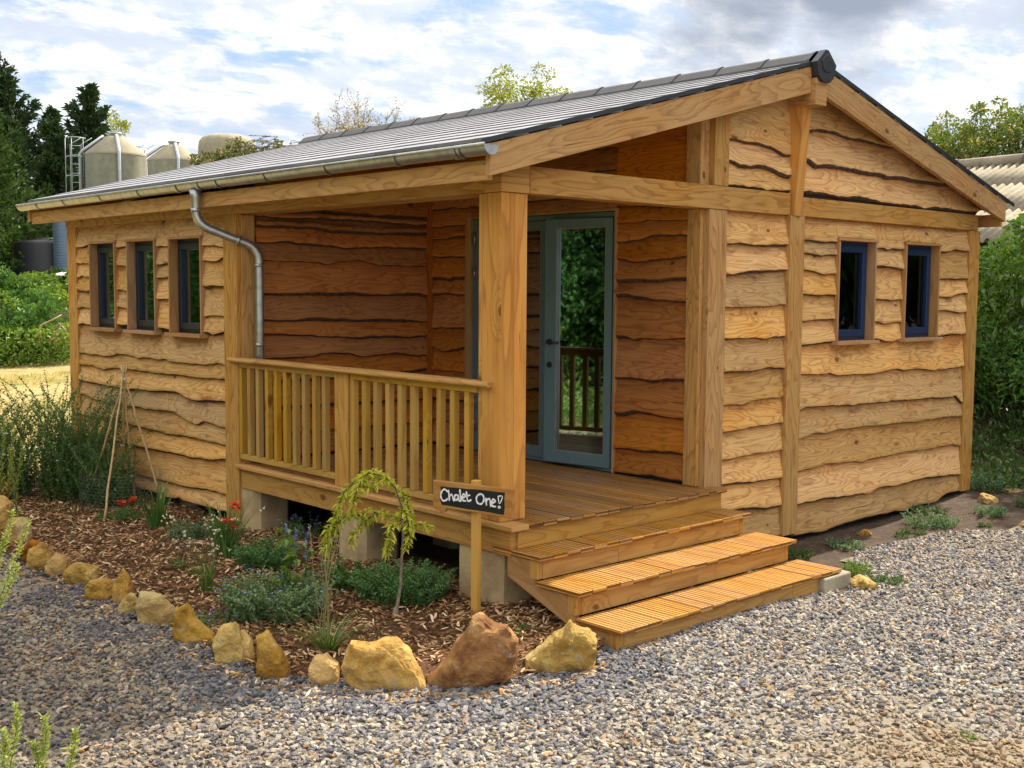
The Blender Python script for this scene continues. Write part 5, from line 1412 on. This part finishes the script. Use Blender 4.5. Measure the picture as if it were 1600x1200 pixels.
# weeds on the right
WG = 'weeds on the soil and gravel'
herb('weed', 'bright green weed tuft growing just past the bottom step slab', 'weed', 2.72, -.92, 60, .09, .16, .5, .03, .014, .015, 'shrub', seed=61, group=WG)
herb('weed', 'dark leafy weed below the step weed at the gravel edge', 'weed', 2.62, -1.22, 46, .12, .09, 1.0, .045, .02, .025, 'weed', seed=62, group=WG)
herb('weed', 'small weed between the steps and the middle gable post', 'weed', 2.85, -.30, 46, .12, .10, .8, .035, .018, .018, 'weed', seed=63, group=WG)
herb('weed', 'broad leaved grey green weed under the right gable boards', 'weed', 4.75, -.42, 60, .2, .17, .8, .055, .028, .035, 'cool', seed=64, group=WG)
herb('weed', 'tiny sprout on the bare soil near the gravel', 'weed', 5.05, -.78, 12, .05, .06, .9, .04, .018, .02, 'weed', seed=65, group=WG)
herb('weed', 'leafy weed against the far corner post', 'weed', 6.6, -.12, 90, .22, .26, .6, .06, .03, .04, 'cool', seed=66, group=WG)
herb('weed', 'low weed right of the orange stone', 'weed', 6.75, -.85, 60, .2, .14, .8, .05, .025, .03, 'weed', seed=67, group=WG)
herb('weed', 'sprig of green growing alone in the gravel near the bottom', 'weed', .26, -2.95, 18, .04, .05, 1.0, .022, .012, .012, 'shrub', seed=68, group=WG)
herb('weed', 'tiny sprout in the gravel left of the edging stones', 'weed', -2.15, 1.35, 12, .05, .03, 1.4, .02, .012, .012, 'weed', seed=69, group=WG)
blades('weed_grass', 'thin grass blades sprouting in gravel before the wide slab stone', 'weed', -1.02, -1.2, 14, .05, .07, .0022, 1.2, seed=70, group=WG)


for k, (x, y, n_, h_, lab) in enumerate(((3.45, -.38, 40, .10, 'low weed by the foundation block near the middle post'), (4.25, -.52, 26, .08, 'flat weed at the gravel edge in front of the gable'), (5.5, -.62, 50, .13, 'leafy weed on bare soil left of the orange stone'),
                                         (6.1, -.75, 46, .12, 'weed clump in front of the far corner'), (6.9, -1.15, 60, .16, 'weed clump at the right edge of the gravel'), (5.2, -.18, 30, .14, 'weed tucked under the cut corner of the bottom board'), (7.4, -.4, 80, .25, 'tall weed clump at the foot of the bank'))):
    herb('weed', lab, 'weed', x, y, n_, .14, h_, .9, .045, .02, .026, 'weed' if k % 2 else 'cool', seed=160 + k, group=WG)


# ------------------------------------------------------------------ trees and shrubs
def crown(mb, clumps, per, L, Wd, r, up=.25, droop=.25, lo=0, hi=1):
    for c, rad in clumps:
        ct = r.uniform(lo, hi)
        for i in range(per):
            d = dirv(r.random() * 6.28, math.asin(r.uniform(-1, 1))); q = rad * r.random() ** .45
            p = c + Vector((d.x * q, d.y * q, d.z * q * .8)); o = (d + Vector((r.gauss(0, .6), r.gauss(0, .6), up + r.gauss(0, .5)))).normalized()
            mb.leaf(p, o, dirv(r.random() * 6.28, r.uniform(0, 1.5)), L * r.uniform(.6, 1.3), Wd * r.uniform(.7, 1.2), min(1, max(0, .55 * ct + .45 * r.random())), droop=droop)


def tree(name, label, x, y, h, rw, z_low, leafm, seed, nclump=26, per=230, L=.16, Wd=.09, crad=.6, group=None, cat='tree', trunk_r=.12, shape=1.0, z0=None, upw=.25, tipbias=0):
    r = random.Random(seed); g = gh(x, y) if z0 is None else z0
    t = thing(name, label, cat, (x, y, g), group); cl = []; tk = MB()
    top = Vector((x + r.uniform(-.2, .2), y, g + h * .9)); tk.tube([Vector((x, y, g - .1)), Vector((x + r.uniform(-.1, .1), y, g + h * .4)), top], [trunk_r, trunk_r * .7, trunk_r * .15], 8)
    for i in range(nclump):
        u = (i + .5) / nclump; zz_ = z_low + (h - z_low - crad * .5) * (1 - (1 - u) ** (1 + tipbias))
        prof = math.sin(math.pi * min(1, max(.05, (zz_ - z_low + .3) / (h - z_low + .5)) ** shape)) ** .6
        az = i * 2.4 + r.uniform(-.4, .4); q = rw * prof * math.sqrt(r.uniform(.15, 1)); c = Vector((x + q * math.cos(az), y + q * math.sin(az), g + zz_))
        cr_ = crad * r.uniform(.6, 1.2); cl.append((c, cr_))
        s = Vector((x, y, g + max(.3, zz_ * r.uniform(.5, .8)))); tk.tube([s, s.lerp(c, .5) + Vector((0, 0, .1)), c], [trunk_r * .35, trunk_r * .2, .01], 4, caps=False)
        # loose sprays that break the outline
        for k in range(2):
            d = dirv(az + r.uniform(-1, 1), r.uniform(.1, 1.3)); cl.append((c + d * cr_ * 1.1, cr_ * .35))
    tk.build('trunk', ST['bark'], t)
    mb = MB()
    for c in cl: crown(mb, [c], int(per * (c[1] / crad) ** 1.6), L, Wd, r, up=upw)
    mb.build('crown', LM[leafm], t, norm=False)
    return t


def conifer(name, label, x, y, h, rw, leafm, seed, nb=230, ns=34, lean=(0, 0), group=None, L=.34, Wd=.09, z_low=.2):
    r = random.Random(seed); g = gh(x, y); t = thing(name, label, 'tree', (x, y, g), group); tk = MB(); mb = MB()
    ax = lambda z: Vector((x + lean[0] * (z / h) ** 2, y + lean[1] * (z / h) ** 2, g + z))
    tk.tube([ax(h * k / 6) - Vector((0, 0, .1)) for k in range(7)], [.22 - .2 * k / 6 for k in range(7)], 8)
    for i in range(nb):
        u = (i + r.random()) / nb; z = z_low + (h * .97 - z_low) * u
        az = r.random() * 6.28; lump = mnoise.noise((seed * 3 + math.cos(az) * 1.2, math.sin(az) * 1.2, z * .55))
        ln = rw * (1 - u ** 1.5) ** .6 * (r.uniform(.55, 1.0) + 1.0 * lump) + .10
        if ln < .12: ln = .12
        if r.random() < .10: ln *= 1.35
        el = .30 + .85 * u + r.uniform(-.25, .3); d = dirv(az, el); s = ax(max(0, z - ln * .35)); tn = r.random(); e = s + d * ln; tk.tube([s, e], [.03, .006], 3, caps=False)
        for k in range(int(ns * (.5 + ln / rw))):
            f = .2 + .8 * r.random() ** .6; p = s + d * ln * f + Vector((r.gauss(0, .10), r.gauss(0, .10), r.gauss(0, .10))) * (.5 + ln * .3) * (1.25 - .7 * f)
            o = (d + Vector((r.gauss(0, .4), r.gauss(0, .4), r.gauss(.05, .4)))).normalized()
            mb.leaf(p, o, dirv(r.random() * 6.28, .5), L * r.uniform(.5, 1.2), Wd * r.uniform(.7, 1.3), .5 * tn + .5 * r.random(), droop=.25)
    tk.build('trunk', ST['bark'], t); mb.build('crown', LM[leafm], t, norm=False)
    return t


def top_h(py, dist, x, y):  # height that reaches pixel row py at that distance
    return far(800, py, dist * .98).z - gh(x, y)


CG = 'conifers at the left behind the garden'
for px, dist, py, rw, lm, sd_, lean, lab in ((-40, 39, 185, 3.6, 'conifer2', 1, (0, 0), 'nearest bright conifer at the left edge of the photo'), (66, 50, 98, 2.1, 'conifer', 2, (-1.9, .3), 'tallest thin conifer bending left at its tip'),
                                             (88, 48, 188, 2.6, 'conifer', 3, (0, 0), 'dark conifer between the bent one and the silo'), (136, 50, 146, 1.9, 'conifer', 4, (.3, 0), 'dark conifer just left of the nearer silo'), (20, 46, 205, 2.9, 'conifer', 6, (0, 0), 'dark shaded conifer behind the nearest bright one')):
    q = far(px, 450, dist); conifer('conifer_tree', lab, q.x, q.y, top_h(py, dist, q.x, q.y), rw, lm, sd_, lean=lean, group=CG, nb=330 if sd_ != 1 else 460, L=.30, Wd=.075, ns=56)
SG = 'shrubs below the conifers'
for px, dist, py, rw, lm, sd_, lab in ((15, 33, 448, 1.5, 'shrub', 11, 'bright green shrub at the left edge below the conifer'), (62, 35, 442, 1.3, 'mid', 12, 'mid green shrub right of the bright one'), (98, 36, 432, 1.2, 'shrub', 13, 'light green shrub touching the house corner'),
                                       (-12, 31, 480, 1.3, 'mid', 14, 'low dark shrub at the very left edge')):
    q = far(px, 560, dist); tree('shrub', lab, q.x, q.y, top_h(py, dist, q.x, q.y), rw, .1, lm, sd_, 22, 300, .17, .085, .55, SG, 'shrub', .04)
# undergrowth strip in front of the hedge, seen below the fence
mb = MB(); r = random.Random(77)
for i in range(9000):
    q = far(r.uniform(-60, 130), 565, r.uniform(29, 34)); hh = r.random() ** 1.2 * .85; p = Vector((q.x, q.y, gh(q.x, q.y) + hh))
    mb.leaf(p, dirv(r.random() * 6.28, r.uniform(-.2, 1.2)), dirv(r.random() * 6.28, 1), .14, .06, r.random())
tag(mb.build('undergrowth', LM['shrub'], norm=False), 'low bright weeds in front of the shrubs', 'undergrowth', kind='stuff')
# dead branches
mb = MB(); r = random.Random(3)
for i in range(7):
    a = far(80 + r.uniform(-30, 10), 535 + r.uniform(-8, 8), 29.5); pts = [a + Vector((0, 0, 0))]
    for k in range(6): pts.append(pts[-1] + Vector((r.uniform(-.08, .26), r.uniform(-.15, .08), r.uniform(-.12, .2))))
    mb.tube(pts, [.03 - .003 * k for k in range(7)], 5)
tag(mb.build('dead_branches', M['cane'], norm=False), 'bare pale dead branches lying in the weeds', 'branches')
mb = MB(); r = random.Random(80)
for i in range(9000):
    x, y = r.uniform(-7.5, -4.4), r.uniform(-2, 8)
    p = Vector((x, y, gh(x, y) + r.random() ** 1.5 * (.45 + .3 * mnoise.noise((x, y, 0))))); mb.leaf(p, dirv(r.random() * 6.28, r.uniform(-.1, 1.3)), dirv(r.random() * 6.28, 1), .13, .05, r.random())
tag(mb.build('wild_border', LM['shrub'], norm=False), 'leafy wild border along the left side of the drive', 'undergrowth', kind='stuff')
# rail fence
fo = far(65, 492, 31); dirf = Vector((cr.x, cr.y, 0)).normalized()
fence = thing('rail_fence', 'low weathered post and rail fence half hidden in greenery', 'fence', (fo.x, fo.y, gh(fo.x, fo.y)))
for k in (-1.8, -.22, .32, 1.8):
    c = fo + dirf * k; g = gh(c.x, c.y); mb = MB(); mb.box((c.x - .08, c.y - .08, g - .1), (c.x + .08, c.y + .08, fo.z + .05), grain=2); mb.build('fence_post', M['grey_timber'], fence, .006)
for zz_ in (.0, -.48):
    mb = MB(); a, b = fo - dirf * 2 + Vector((0, 0, zz_ - .04)), fo + dirf * 2 + Vector((0, 0, zz_ - .04)); s = Vector((-dirf.y, dirf.x, 0)) * .02 - Vector((-dirf.y, dirf.x, 0)) * .08
    up_ = Vector((0, 0, .10)); P8 = [a, b, b + up_, a + up_]; P8 = P8 + [q + s * .5 for q in P8]
    for idx in ((0, 1, 2, 3), (7, 6, 5, 4), (0, 4, 5, 1), (3, 2, 6, 7), (0, 3, 7, 4), (1, 5, 6, 2)): mb.face([P8[i] for i in idx], [((P8[i] - a).dot(dirf), P8[i].z) for i in idx], .5)
    mb.build('fence_rail', M['grey_timber'], fence)

# trees showing above the roof
q = far(583, 300, 27); TH = top_h(150, 27, q.x, q.y)
ht = thing('hawthorn_tree', 'sparse twiggy tree with thin autumn leaves above the roof', 'tree', (q.x, q.y, gh(q.x, q.y))); r = random.Random(12); tk = MB(); lf = MB()
def twigs(p, d, ln, rad, depth):
    path = [p]; 
    for k in range(4): d = (d + Vector((r.gauss(0, .16), r.gauss(0, .16), r.gauss(.03, .12)))).normalized(); path.append(path[-1] + d * ln / 4)
    tk.tube(path, [rad * (1 - .15 * k) for k in range(5)], 4 if rad > .02 else 3, caps=False)
    if depth <= 2: leaves_on(lf, path, r, .065, .05, .085, .1, 1, el=(-.6, .9), taper=.2)
    if depth > 0:
        for k in range(4 if depth > 1 else 3): twigs(path[r.choice((2, 3, 4))], (d + Vector((r.gauss(0, .55), r.gauss(0, .55), r.gauss(.08, .35)))).normalized(), ln * r.uniform(.55, .8), rad * .55, depth - 1)
for k in range(9): twigs(Vector((q.x, q.y, gh(q.x, q.y) + TH * .5)), dirv(k * .7 + .3, r.uniform(.5, 1.35)), TH * .215, .035, 4)
tk.tube([Vector((q.x, q.y, gh(q.x, q.y) - .1)), Vector((q.x, q.y, gh(q.x, q.y) + TH * .45))], [.14, .09], 8)
tk.build('trunk', ST['twig'], ht, norm=False); lf.build('crown', LM['haw'], ht, norm=False)
for px, dist, py, rw, zl, lm, sd_, lab, ncl, cr_, L_, z_ in (
        (812, 36, 108, 1.35, 3.0, 'birch', 21, 'yellow green bushy tree rising over the middle of the ridge', 46, .5, .13, 0), (880, 38, 128, .6, 3.5, 'birch', 22, 'small yellow green treetop right of the bushy one', 14, .35, .12, 0),
        (183, 56, 184, .65, 4.0, 'birch', 23, 'little yellowish treetop poking up behind the nearer silo', 12, .4, .15, 0),
        (1508, 31, 192, .95, 2.2, 'tree', 24, 'loose pale leaved tree left of the two above the barn', 34, .42, .12, 0), (1585, 30, 178, 1.1, 2.0, 'tree', 25, 'larger pale leaved tree above the barn at the right edge', 44, .45, .12, 0), (1450, 33, 196, .4, 3.0, 'tree', 26, 'small treetop just showing over the right roof slope', 9, .3, .12, 0)):
    q = far(px, 400, dist); tree('broadleaf_tree', lab, q.x, q.y, top_h(py, dist, q.x, q.y), rw, zl, lm, sd_, ncl, 190, L_, L_ * .45, cr_, 'trees beyond the roof', 'tree', .14, z0=None, upw=.5)
# bramble tangle by the domed silo
q = far(398, 300, 38); bt = tree('bramble_bush', 'tangled bush with arching shoots in front of the domed silo', q.x, q.y, top_h(240, 38, q.x, q.y), 1.5, 4.0, 'bramble', 31, 40, 240, .15, .09, .5, None, 'bush', .1)
mb = MB(); r = random.Random(9); tz = top_h(228, 38, q.x, q.y) + gh(q.x, q.y)
for i in range(34):
    b = Vector((q.x, q.y, tz - .7)) + Vector((cr.x, cr.y, 0)) * r.uniform(-1.0, 1.7); d = Vector((cr.x * r.uniform(-.6, 1.1), cr.y * r.uniform(-.6, 1.1), 1.0)); ln = r.uniform(.7, 1.5)
    p = [b + d * (ln * t / 6) + Vector((cr.x, cr.y, 0)) * (.35 * (t / 6) ** 2 * r.choice((-1, 1))) - Vector((0, 0, .4 * ln * (t / 6) ** 3)) for t in range(7)]
    mb.tube(p, .012, 3, mat=1, caps=False); leaves_on(mb, p, r, .10, .06, .10, .1, 1)
mb.build('arching_shoots', [LM['bramble'], ST['twig']], bt, norm=False)


# trees outside the frame: they stand round the yard, shade it and show in the panes
OG = 'trees standing round the yard'
for x, y, h, rw, lm, sd_, lab in ((-11.0, 6.5, 5.5, 2.0, 'mid', 180, 'small tree facing the glazed door'), (-15.5, 9.0, 8.0, 3.0, 'mid', 181, 'dark tree behind the small one'), (-17.5, 3.0, 8.5, 3.2, 'mid', 182, 'wide dark tree at the garden boundary'), (-9.0, 8.8, 1.8, 1.2, 'shrub', 183, 'low rounded shrub facing the porch'), (12.0, -5.6, 3.0, 1.6, 'mid', 184, 'leafy bush facing the gable windows'), (15.5, -6.5, 4.0, 2.0, 'mid', 185, 'second leafy bush farther from the gable'),
                                  (-22.0, 30.0, 5.0, 3.4, 'mid', 190, 'first bush of the far field hedge'), (-14.5, 33.0, 4.2, 3.2, 'mid', 191, 'second bush of the far field hedge'), (-8.0, 36.0, 5.2, 3.6, 'mid', 192, 'third bush of the far field hedge'), (-1.5, 38.0, 5.6, 3.2, 'mid', 193, 'last bush of the far field hedge'),
                                  (14.5, -2.6, 8.5, 2.6, 'tree', 81, 'tall broadleaf tree right of the chalet gable'), (13.0, -8.5, 7.5, 3.0, 'mid', 82, 'spreading tree across the yard from the gable'), (19.5, -5.0, 9.0, 3.2, 'mid', 83, 'large tree behind the spreading one'),
                                  (-10.5, 14.0, 6.5, 2.4, 'shrub', 84, 'rounded tree across the garden from the porch'), (-15.0, 15.5, 9.0, 3.2, 'mid', 85, 'tall dark tree across the garden'), (-13.0, 22.0, 9.5, 3.2, 'mid', 86, 'tall dark tree at the end of the garden'), (-9.0, 24.0, 9.0, 3.0, 'mid', 88, 'dark tree past the end of the garden'), (-20.0, 17.0, 9.5, 3.6, 'mid', 87, 'broad dark tree far across the garden')):
    tree('broadleaf_tree', lab, x, y, h, rw, .5 if x < 0 else 2.2, lm, sd_, 44 if x < 0 else 60, 620 if x < 0 and x > -14 else 300, .15 if x < 0 and x > -14 else .24, .08 if x < 0 and x > -14 else .13, 1.0 if h > 3 else .6, OG, 'tree', .2)

# laurel at the right edge
tree('laurel_bush', 'glossy leaved laurel bush beside the far corner', 9.9, .75, 2.15, 1.45, .25, 'laurel', 91, 40, 250, .13, .055, .42, None, 'shrub', .06, z0=gh(9.9, .75))
tree('shrub', 'yellow green shrub low down behind the far corner post', 11.3, 2.1, 1.35, .9, .1, 'shrub', 92, 18, 200, .09, .05, .35, None, 'shrub', .04)
tree('shrub', 'dark feathery shrub on the bank past the far corner', 9.3, 1.1, 1.0, 1.2, .0, 'mid', 93, 22, 260, .09, .03, .38, None, 'shrub', .04)
mb = MB(); r = random.Random(78)
for i in range(22000):
    x, y = r.uniform(6.45, 12.5), r.uniform(-.6, 4.5)
    if mnoise.noise((x * 1.3, y * 1.3, 0)) < r.uniform(-.6, .0): continue
    if x - 6.3 < .3 and r.random() < .6: continue
    p = Vector((x, y, gh(x, y) + r.random() ** 2 * .22)); mb.leaf(p, dirv(r.random() * 6.28, r.uniform(-.1, 1.3)), dirv(r.random() * 6.28, 1), .085, .035, r.random())
tag(mb.build('bank_weeds', LM['weed'], norm=False), 'low weeds covering the shaded bank on the right', 'undergrowth', kind='stuff')
mb = MB(); r = random.Random(79)
for i in range(14000):
    q = far(r.uniform(-60, 135), 600, 11 + 19 * r.random() ** 1.1); x, y = q.x, q.y
    if mnoise.noise((x * .5, y * .5, 5)) < r.uniform(-.2, .3) : continue
    p = Vector((x, y, gh(x, y))); mb.leaf(p, dirv(r.random() * 6.28, r.uniform(.5, 1.4)), dirv(r.random() * 6.28, .2), r.uniform(.05, .14), .012, r.random())
tag(mb.build('dry_grass', leafmat('dry grass blade', (.34, .27, .09), (.62, .50, .20), .35), norm=False), 'short dry yellow grass beyond the flower bed', 'grass', kind='stuff')


# ------------------------------------------------------------------ silos, tank, barn
def silomat(name, a, b):
    m, t, p = mat_base(name); co = t.new('ShaderNodeTexCoord').outputs['Object']
    n = t.noise(t.vmath('MULTIPLY', co, (1, 1, .45)), 1.6, 6, .65); n2 = t.noise(co, 7, 5, .6)
    t.put(p.inputs['Base Color'], t.mix(t.smooth(t.math('ADD', t.math('MULTIPLY', n, .7), t.math('MULTIPLY', n2, .3)), .38, .62), a, b)); p.inputs['Roughness'].default_value = .75
    return m


SM = silomat('mossy silo wall', (.20, .21, .17), (.31, .31, .24)); SC = silomat('tan silo cone', (.36, .31, .20), (.26, .24, .17))


def lathe(mb, c, prof, n=40, mat=0):
    mb.grid([[(c[0] + r_ * math.cos(2 * math.pi * k / n), c[1] + r_ * math.sin(2 * math.pi * k / n), z) for k in range(n)] for r_, z in prof], None, .5, mat, True, True)


def silo(px, dist, rad, py_sh, py_top, label, side=1):
    q = far(px, py_sh, dist); zs = q.z; zt = far(px, py_top, dist).z; g = gh(q.x, q.y)
    t = thing('feed_silo', label, 'silo', (q.x, q.y, g), 'twin silos beyond the chalet roof')
    mb = MB(); lathe(mb, q, [(rad * .98, g), (rad, g + .5), (rad, zs - .05), (rad * 1.01, zs)]); mb.build('silo_wall', SM, t)
    mb = MB(); lathe(mb, q, [(rad * 1.012, zs - .03), (rad * 1.0, zs + .05), (rad * .40, zt - .1), (rad * .36, zt - .04), (rad * .20, zt - .03), (rad * .02, zt - .02)]); mb.build('cone_roof', SC, t)
    mb = MB(); lathe(mb, q, [(rad * .19, zt - .03), (rad * .19, zt + .06), (rad * .24, zt + .07), (rad * .22, zt + .12), (.001, zt + .14)], 20); mb.build('filler_cap', M['steel'], t)
    rr = Vector((cr.x, cr.y, 0)).normalized(); ff = Vector((cf.x, cf.y, 0)).normalized(); c = Vector((q.x, q.y, 0))
    for a, nm in ((rr * .42 - ff * .93, 0), (-rr * 1.04 - ff * .3, 1)):
        mb = MB(); e = c + a * rad * 1.06; top = c + a * rad * .35
        mb.tube([Vector((e.x, e.y, g)), Vector((e.x, e.y, zs + .02)), Vector((e.x, e.y, zs + .12)) - a * rad * .08, Vector((top.x, top.y, zt + .0))], .055, 8); mb.build('feed_pipe', M['steel'], t)
    # caged ladder
    lad = MB(); lc = c - rr * rad * 1.32 - ff * .1
    for s in (-.18, .18): lad.tube([Vector((lc.x, lc.y, g)) + rr * s, Vector((lc.x, lc.y, zs + .35)) + rr * s, Vector((lc.x, lc.y, zs + .55)) + rr * (s + .35)], .018, 5)
    z = g + .3
    while z < zs + .3: lad.tube([Vector((lc.x, lc.y, z)) - rr * .18, Vector((lc.x, lc.y, z)) + rr * .18], .012, 4); z += .3
    z = g + 2.2; hoops = []
    while z < zs + .75:
        hp = [Vector((lc.x, lc.y, z)) + rr * (.32 * math.cos(a)) - ff * (.38 * math.sin(a)) for a in [math.pi * k / 8 for k in range(9)]]; lad.tube(hp, .014, 4); hoops.append(hp); z += .62
    for k in (1, 4, 7): lad.tube([h_[k] for h_ in hoops], .012, 4)
    lad.build('caged_ladder', M['steel'], t)
    return t


silo(181, 41, .97, 243, 213, 'larger rounded silo with a tan cone and pipes')
silo(272, 43, .90, 252, 226, 'smaller silo right of the larger one')
q = far(355, 232, 46); g = gh(q.x, q.y); mb = MB(); zt = far(355, 210, 46).z; rr_ = 1.07
lathe(mb, q, [(rr_, g), (rr_, q.z), (rr_ * .97, q.z + (zt - q.z) * .45), (rr_ * .85, q.z + (zt - q.z) * .75), (rr_ * .55, q.z + (zt - q.z) * .94), (.001, zt)])
tag(mb.build('domed_silo', SC), 'domed pale silo behind the bramble tangle', 'silo')
q = far(72, 410, 38); g = gh(q.x, q.y); zt = far(72, 378, 38).z; mb = MB()
lathe(mb, q, [(0.84, g), (0.89, g + .2), (0.86, g + .9), (0.90, g + 1.0), (0.86, g + 1.1), (0.89, zt - .1), (0.78, zt), (0.34, zt + .06), (0.32, zt + .12), (.001, zt + .13)], 36)
tag(mb.build('water_tank', simple('black plastic tank', (.006, .007, .011), .5, var=.1)), 'dark plastic tank in the shade left of the chalet', 'tank')
q = far(112, 400, 37); g = gh(q.x, q.y); mb = MB(); zt = far(112, 340, 37).z; pr_ = []; z = g
while z < zt: pr_ += [(.5, z), (.515, z + .04), (.5, z + .08)]; z += .08
lathe(mb, q, pr_ + [(.001, zt + .2)], 32); tag(mb.build('corrugated_bin', simple('blue grey corrugated steel', (.12, .17, .24), .45, metal=.4)), 'narrow corrugated steel bin beside the dark tank', 'bin')
q = far(98, 430, 34); mb = MB()
n = 30; rows = []
for d in (0, .8): rows.append([q + Vector((cr.x, cr.y, 0)) * (-.35 + 1.1 * k / n) + Vector((cf.x, cf.y, 0)) * d + Vector((0, 0, .10 * d + .02 * math.sin(k * 2.1) - .015 * k / n)) for k in range(n + 1)])
mb.grid(rows); lean = thing('lean_to', 'small lean-to with a pale corrugated sheet roof', 'lean-to', (q.x, q.y, gh(q.x, q.y)))
so_ = mb.build('sheet_roof', simple('pale sheet', (.55, .52, .46), .7), lean, norm=False); so_.modifiers.new('t', 'SOLIDIFY').thickness = .02
mb = MB(); 
for k in (-.25, .65):
    for d in (.08, .7):
        p = q + Vector((cr.x, cr.y, 0)) * k + Vector((cf.x, cf.y, 0)) * d; mb.box((p.x - .04, p.y - .04, gh(p.x, p.y) - .1), (p.x + .04, p.y + .04, q.z + .10 * d - .02), grain=2)
mb.build('frame_posts', M['grey_timber'], lean)

barn = thing('barn', 'old barn with a mossy corrugated roof and dark boarded wall', 'barn', (13.2, 4, gh(13.2, 4)))
bm_, t_, p_ = mat_base('mossy fibre cement sheet'); co = t_.new('ShaderNodeTexCoord').outputs['Object']
n1_ = t_.noise(co, 1.6, 6, .65); n2_ = t_.noise(co, 9, 6, .7)
cc = t_.ramp(t_.math('ADD', t_.math('MULTIPLY', n1_, .5), t_.math('MULTIPLY', n2_, .5)), [(.30, (.10, .08, .05)), (.46, (.25, .21, .15)), (.62, (.34, .30, .23)), (.75, (.36, .25, .08))])
t_.put(p_.inputs['Base Color'], cc); p_.inputs['Roughness'].default_value = .9
bb_ = t_.new('ShaderNodeBump', ins={'Strength': .5, 'Distance': .02, 'Height': n2_}); t_.l.new(bb_.outputs[0], p_.inputs['Normal'])
pitch_ = 1.56 / 4.0
for course in range(3):
    mb = MB(); x0 = 12.85 + course * 1.42; x1 = min(x0 + 1.52, 17.05); rows = [[], []]
    for k in range(0, 801):
        y = -2.2 + k * .0145; w_ = .036 * math.sin(y / .155 * 2 * math.pi)
        for i, x in enumerate((x0, x1)): rows[i].append((x, y, 2.26 + (x - 12.85) * pitch_ + w_ + (.012 if i == 0 else 0.0) + course * .001))
    mb.grid(rows); o = mb.build('roof_sheet', bm_, barn, norm=False); o.modifiers.new('t', 'SOLIDIFY').thickness = .012
mb = MB()
for k in range(9): mb.tube([(17.05, -2.2 + k * 1.3 + rnd.uniform(0, .02), 3.93 + rnd.uniform(-.01, .02)), (17.05, -.92 + k * 1.3, 3.93 + rnd.uniform(-.01, .03))], .13, 10)
mb.build('ridge_sheet', bm_, barn)
mb = MB(); y = -2.0
while y < 9.3: mb.box((13.2, y, -1.0), (13.235, y + .19, 2.27), grain=2); y += .2
mb.build('board_wall', wood('dark barn boards', (.10, .10, .095), (.05, .05, .05), rings=4), barn)
mb = MB(); mb.box((12.98, -2.2, 2.10), (13.02, 9.4, 2.22), grain=1); mb.build('fascia', simple('dark barn fascia', (.03, .033, .04), .6), barn)
mb = MB(); mb.box((13.24, -2.0, -1.0), (17.0, 9.3, 2.2)); mb.build('barn_body', M['core'], barn)
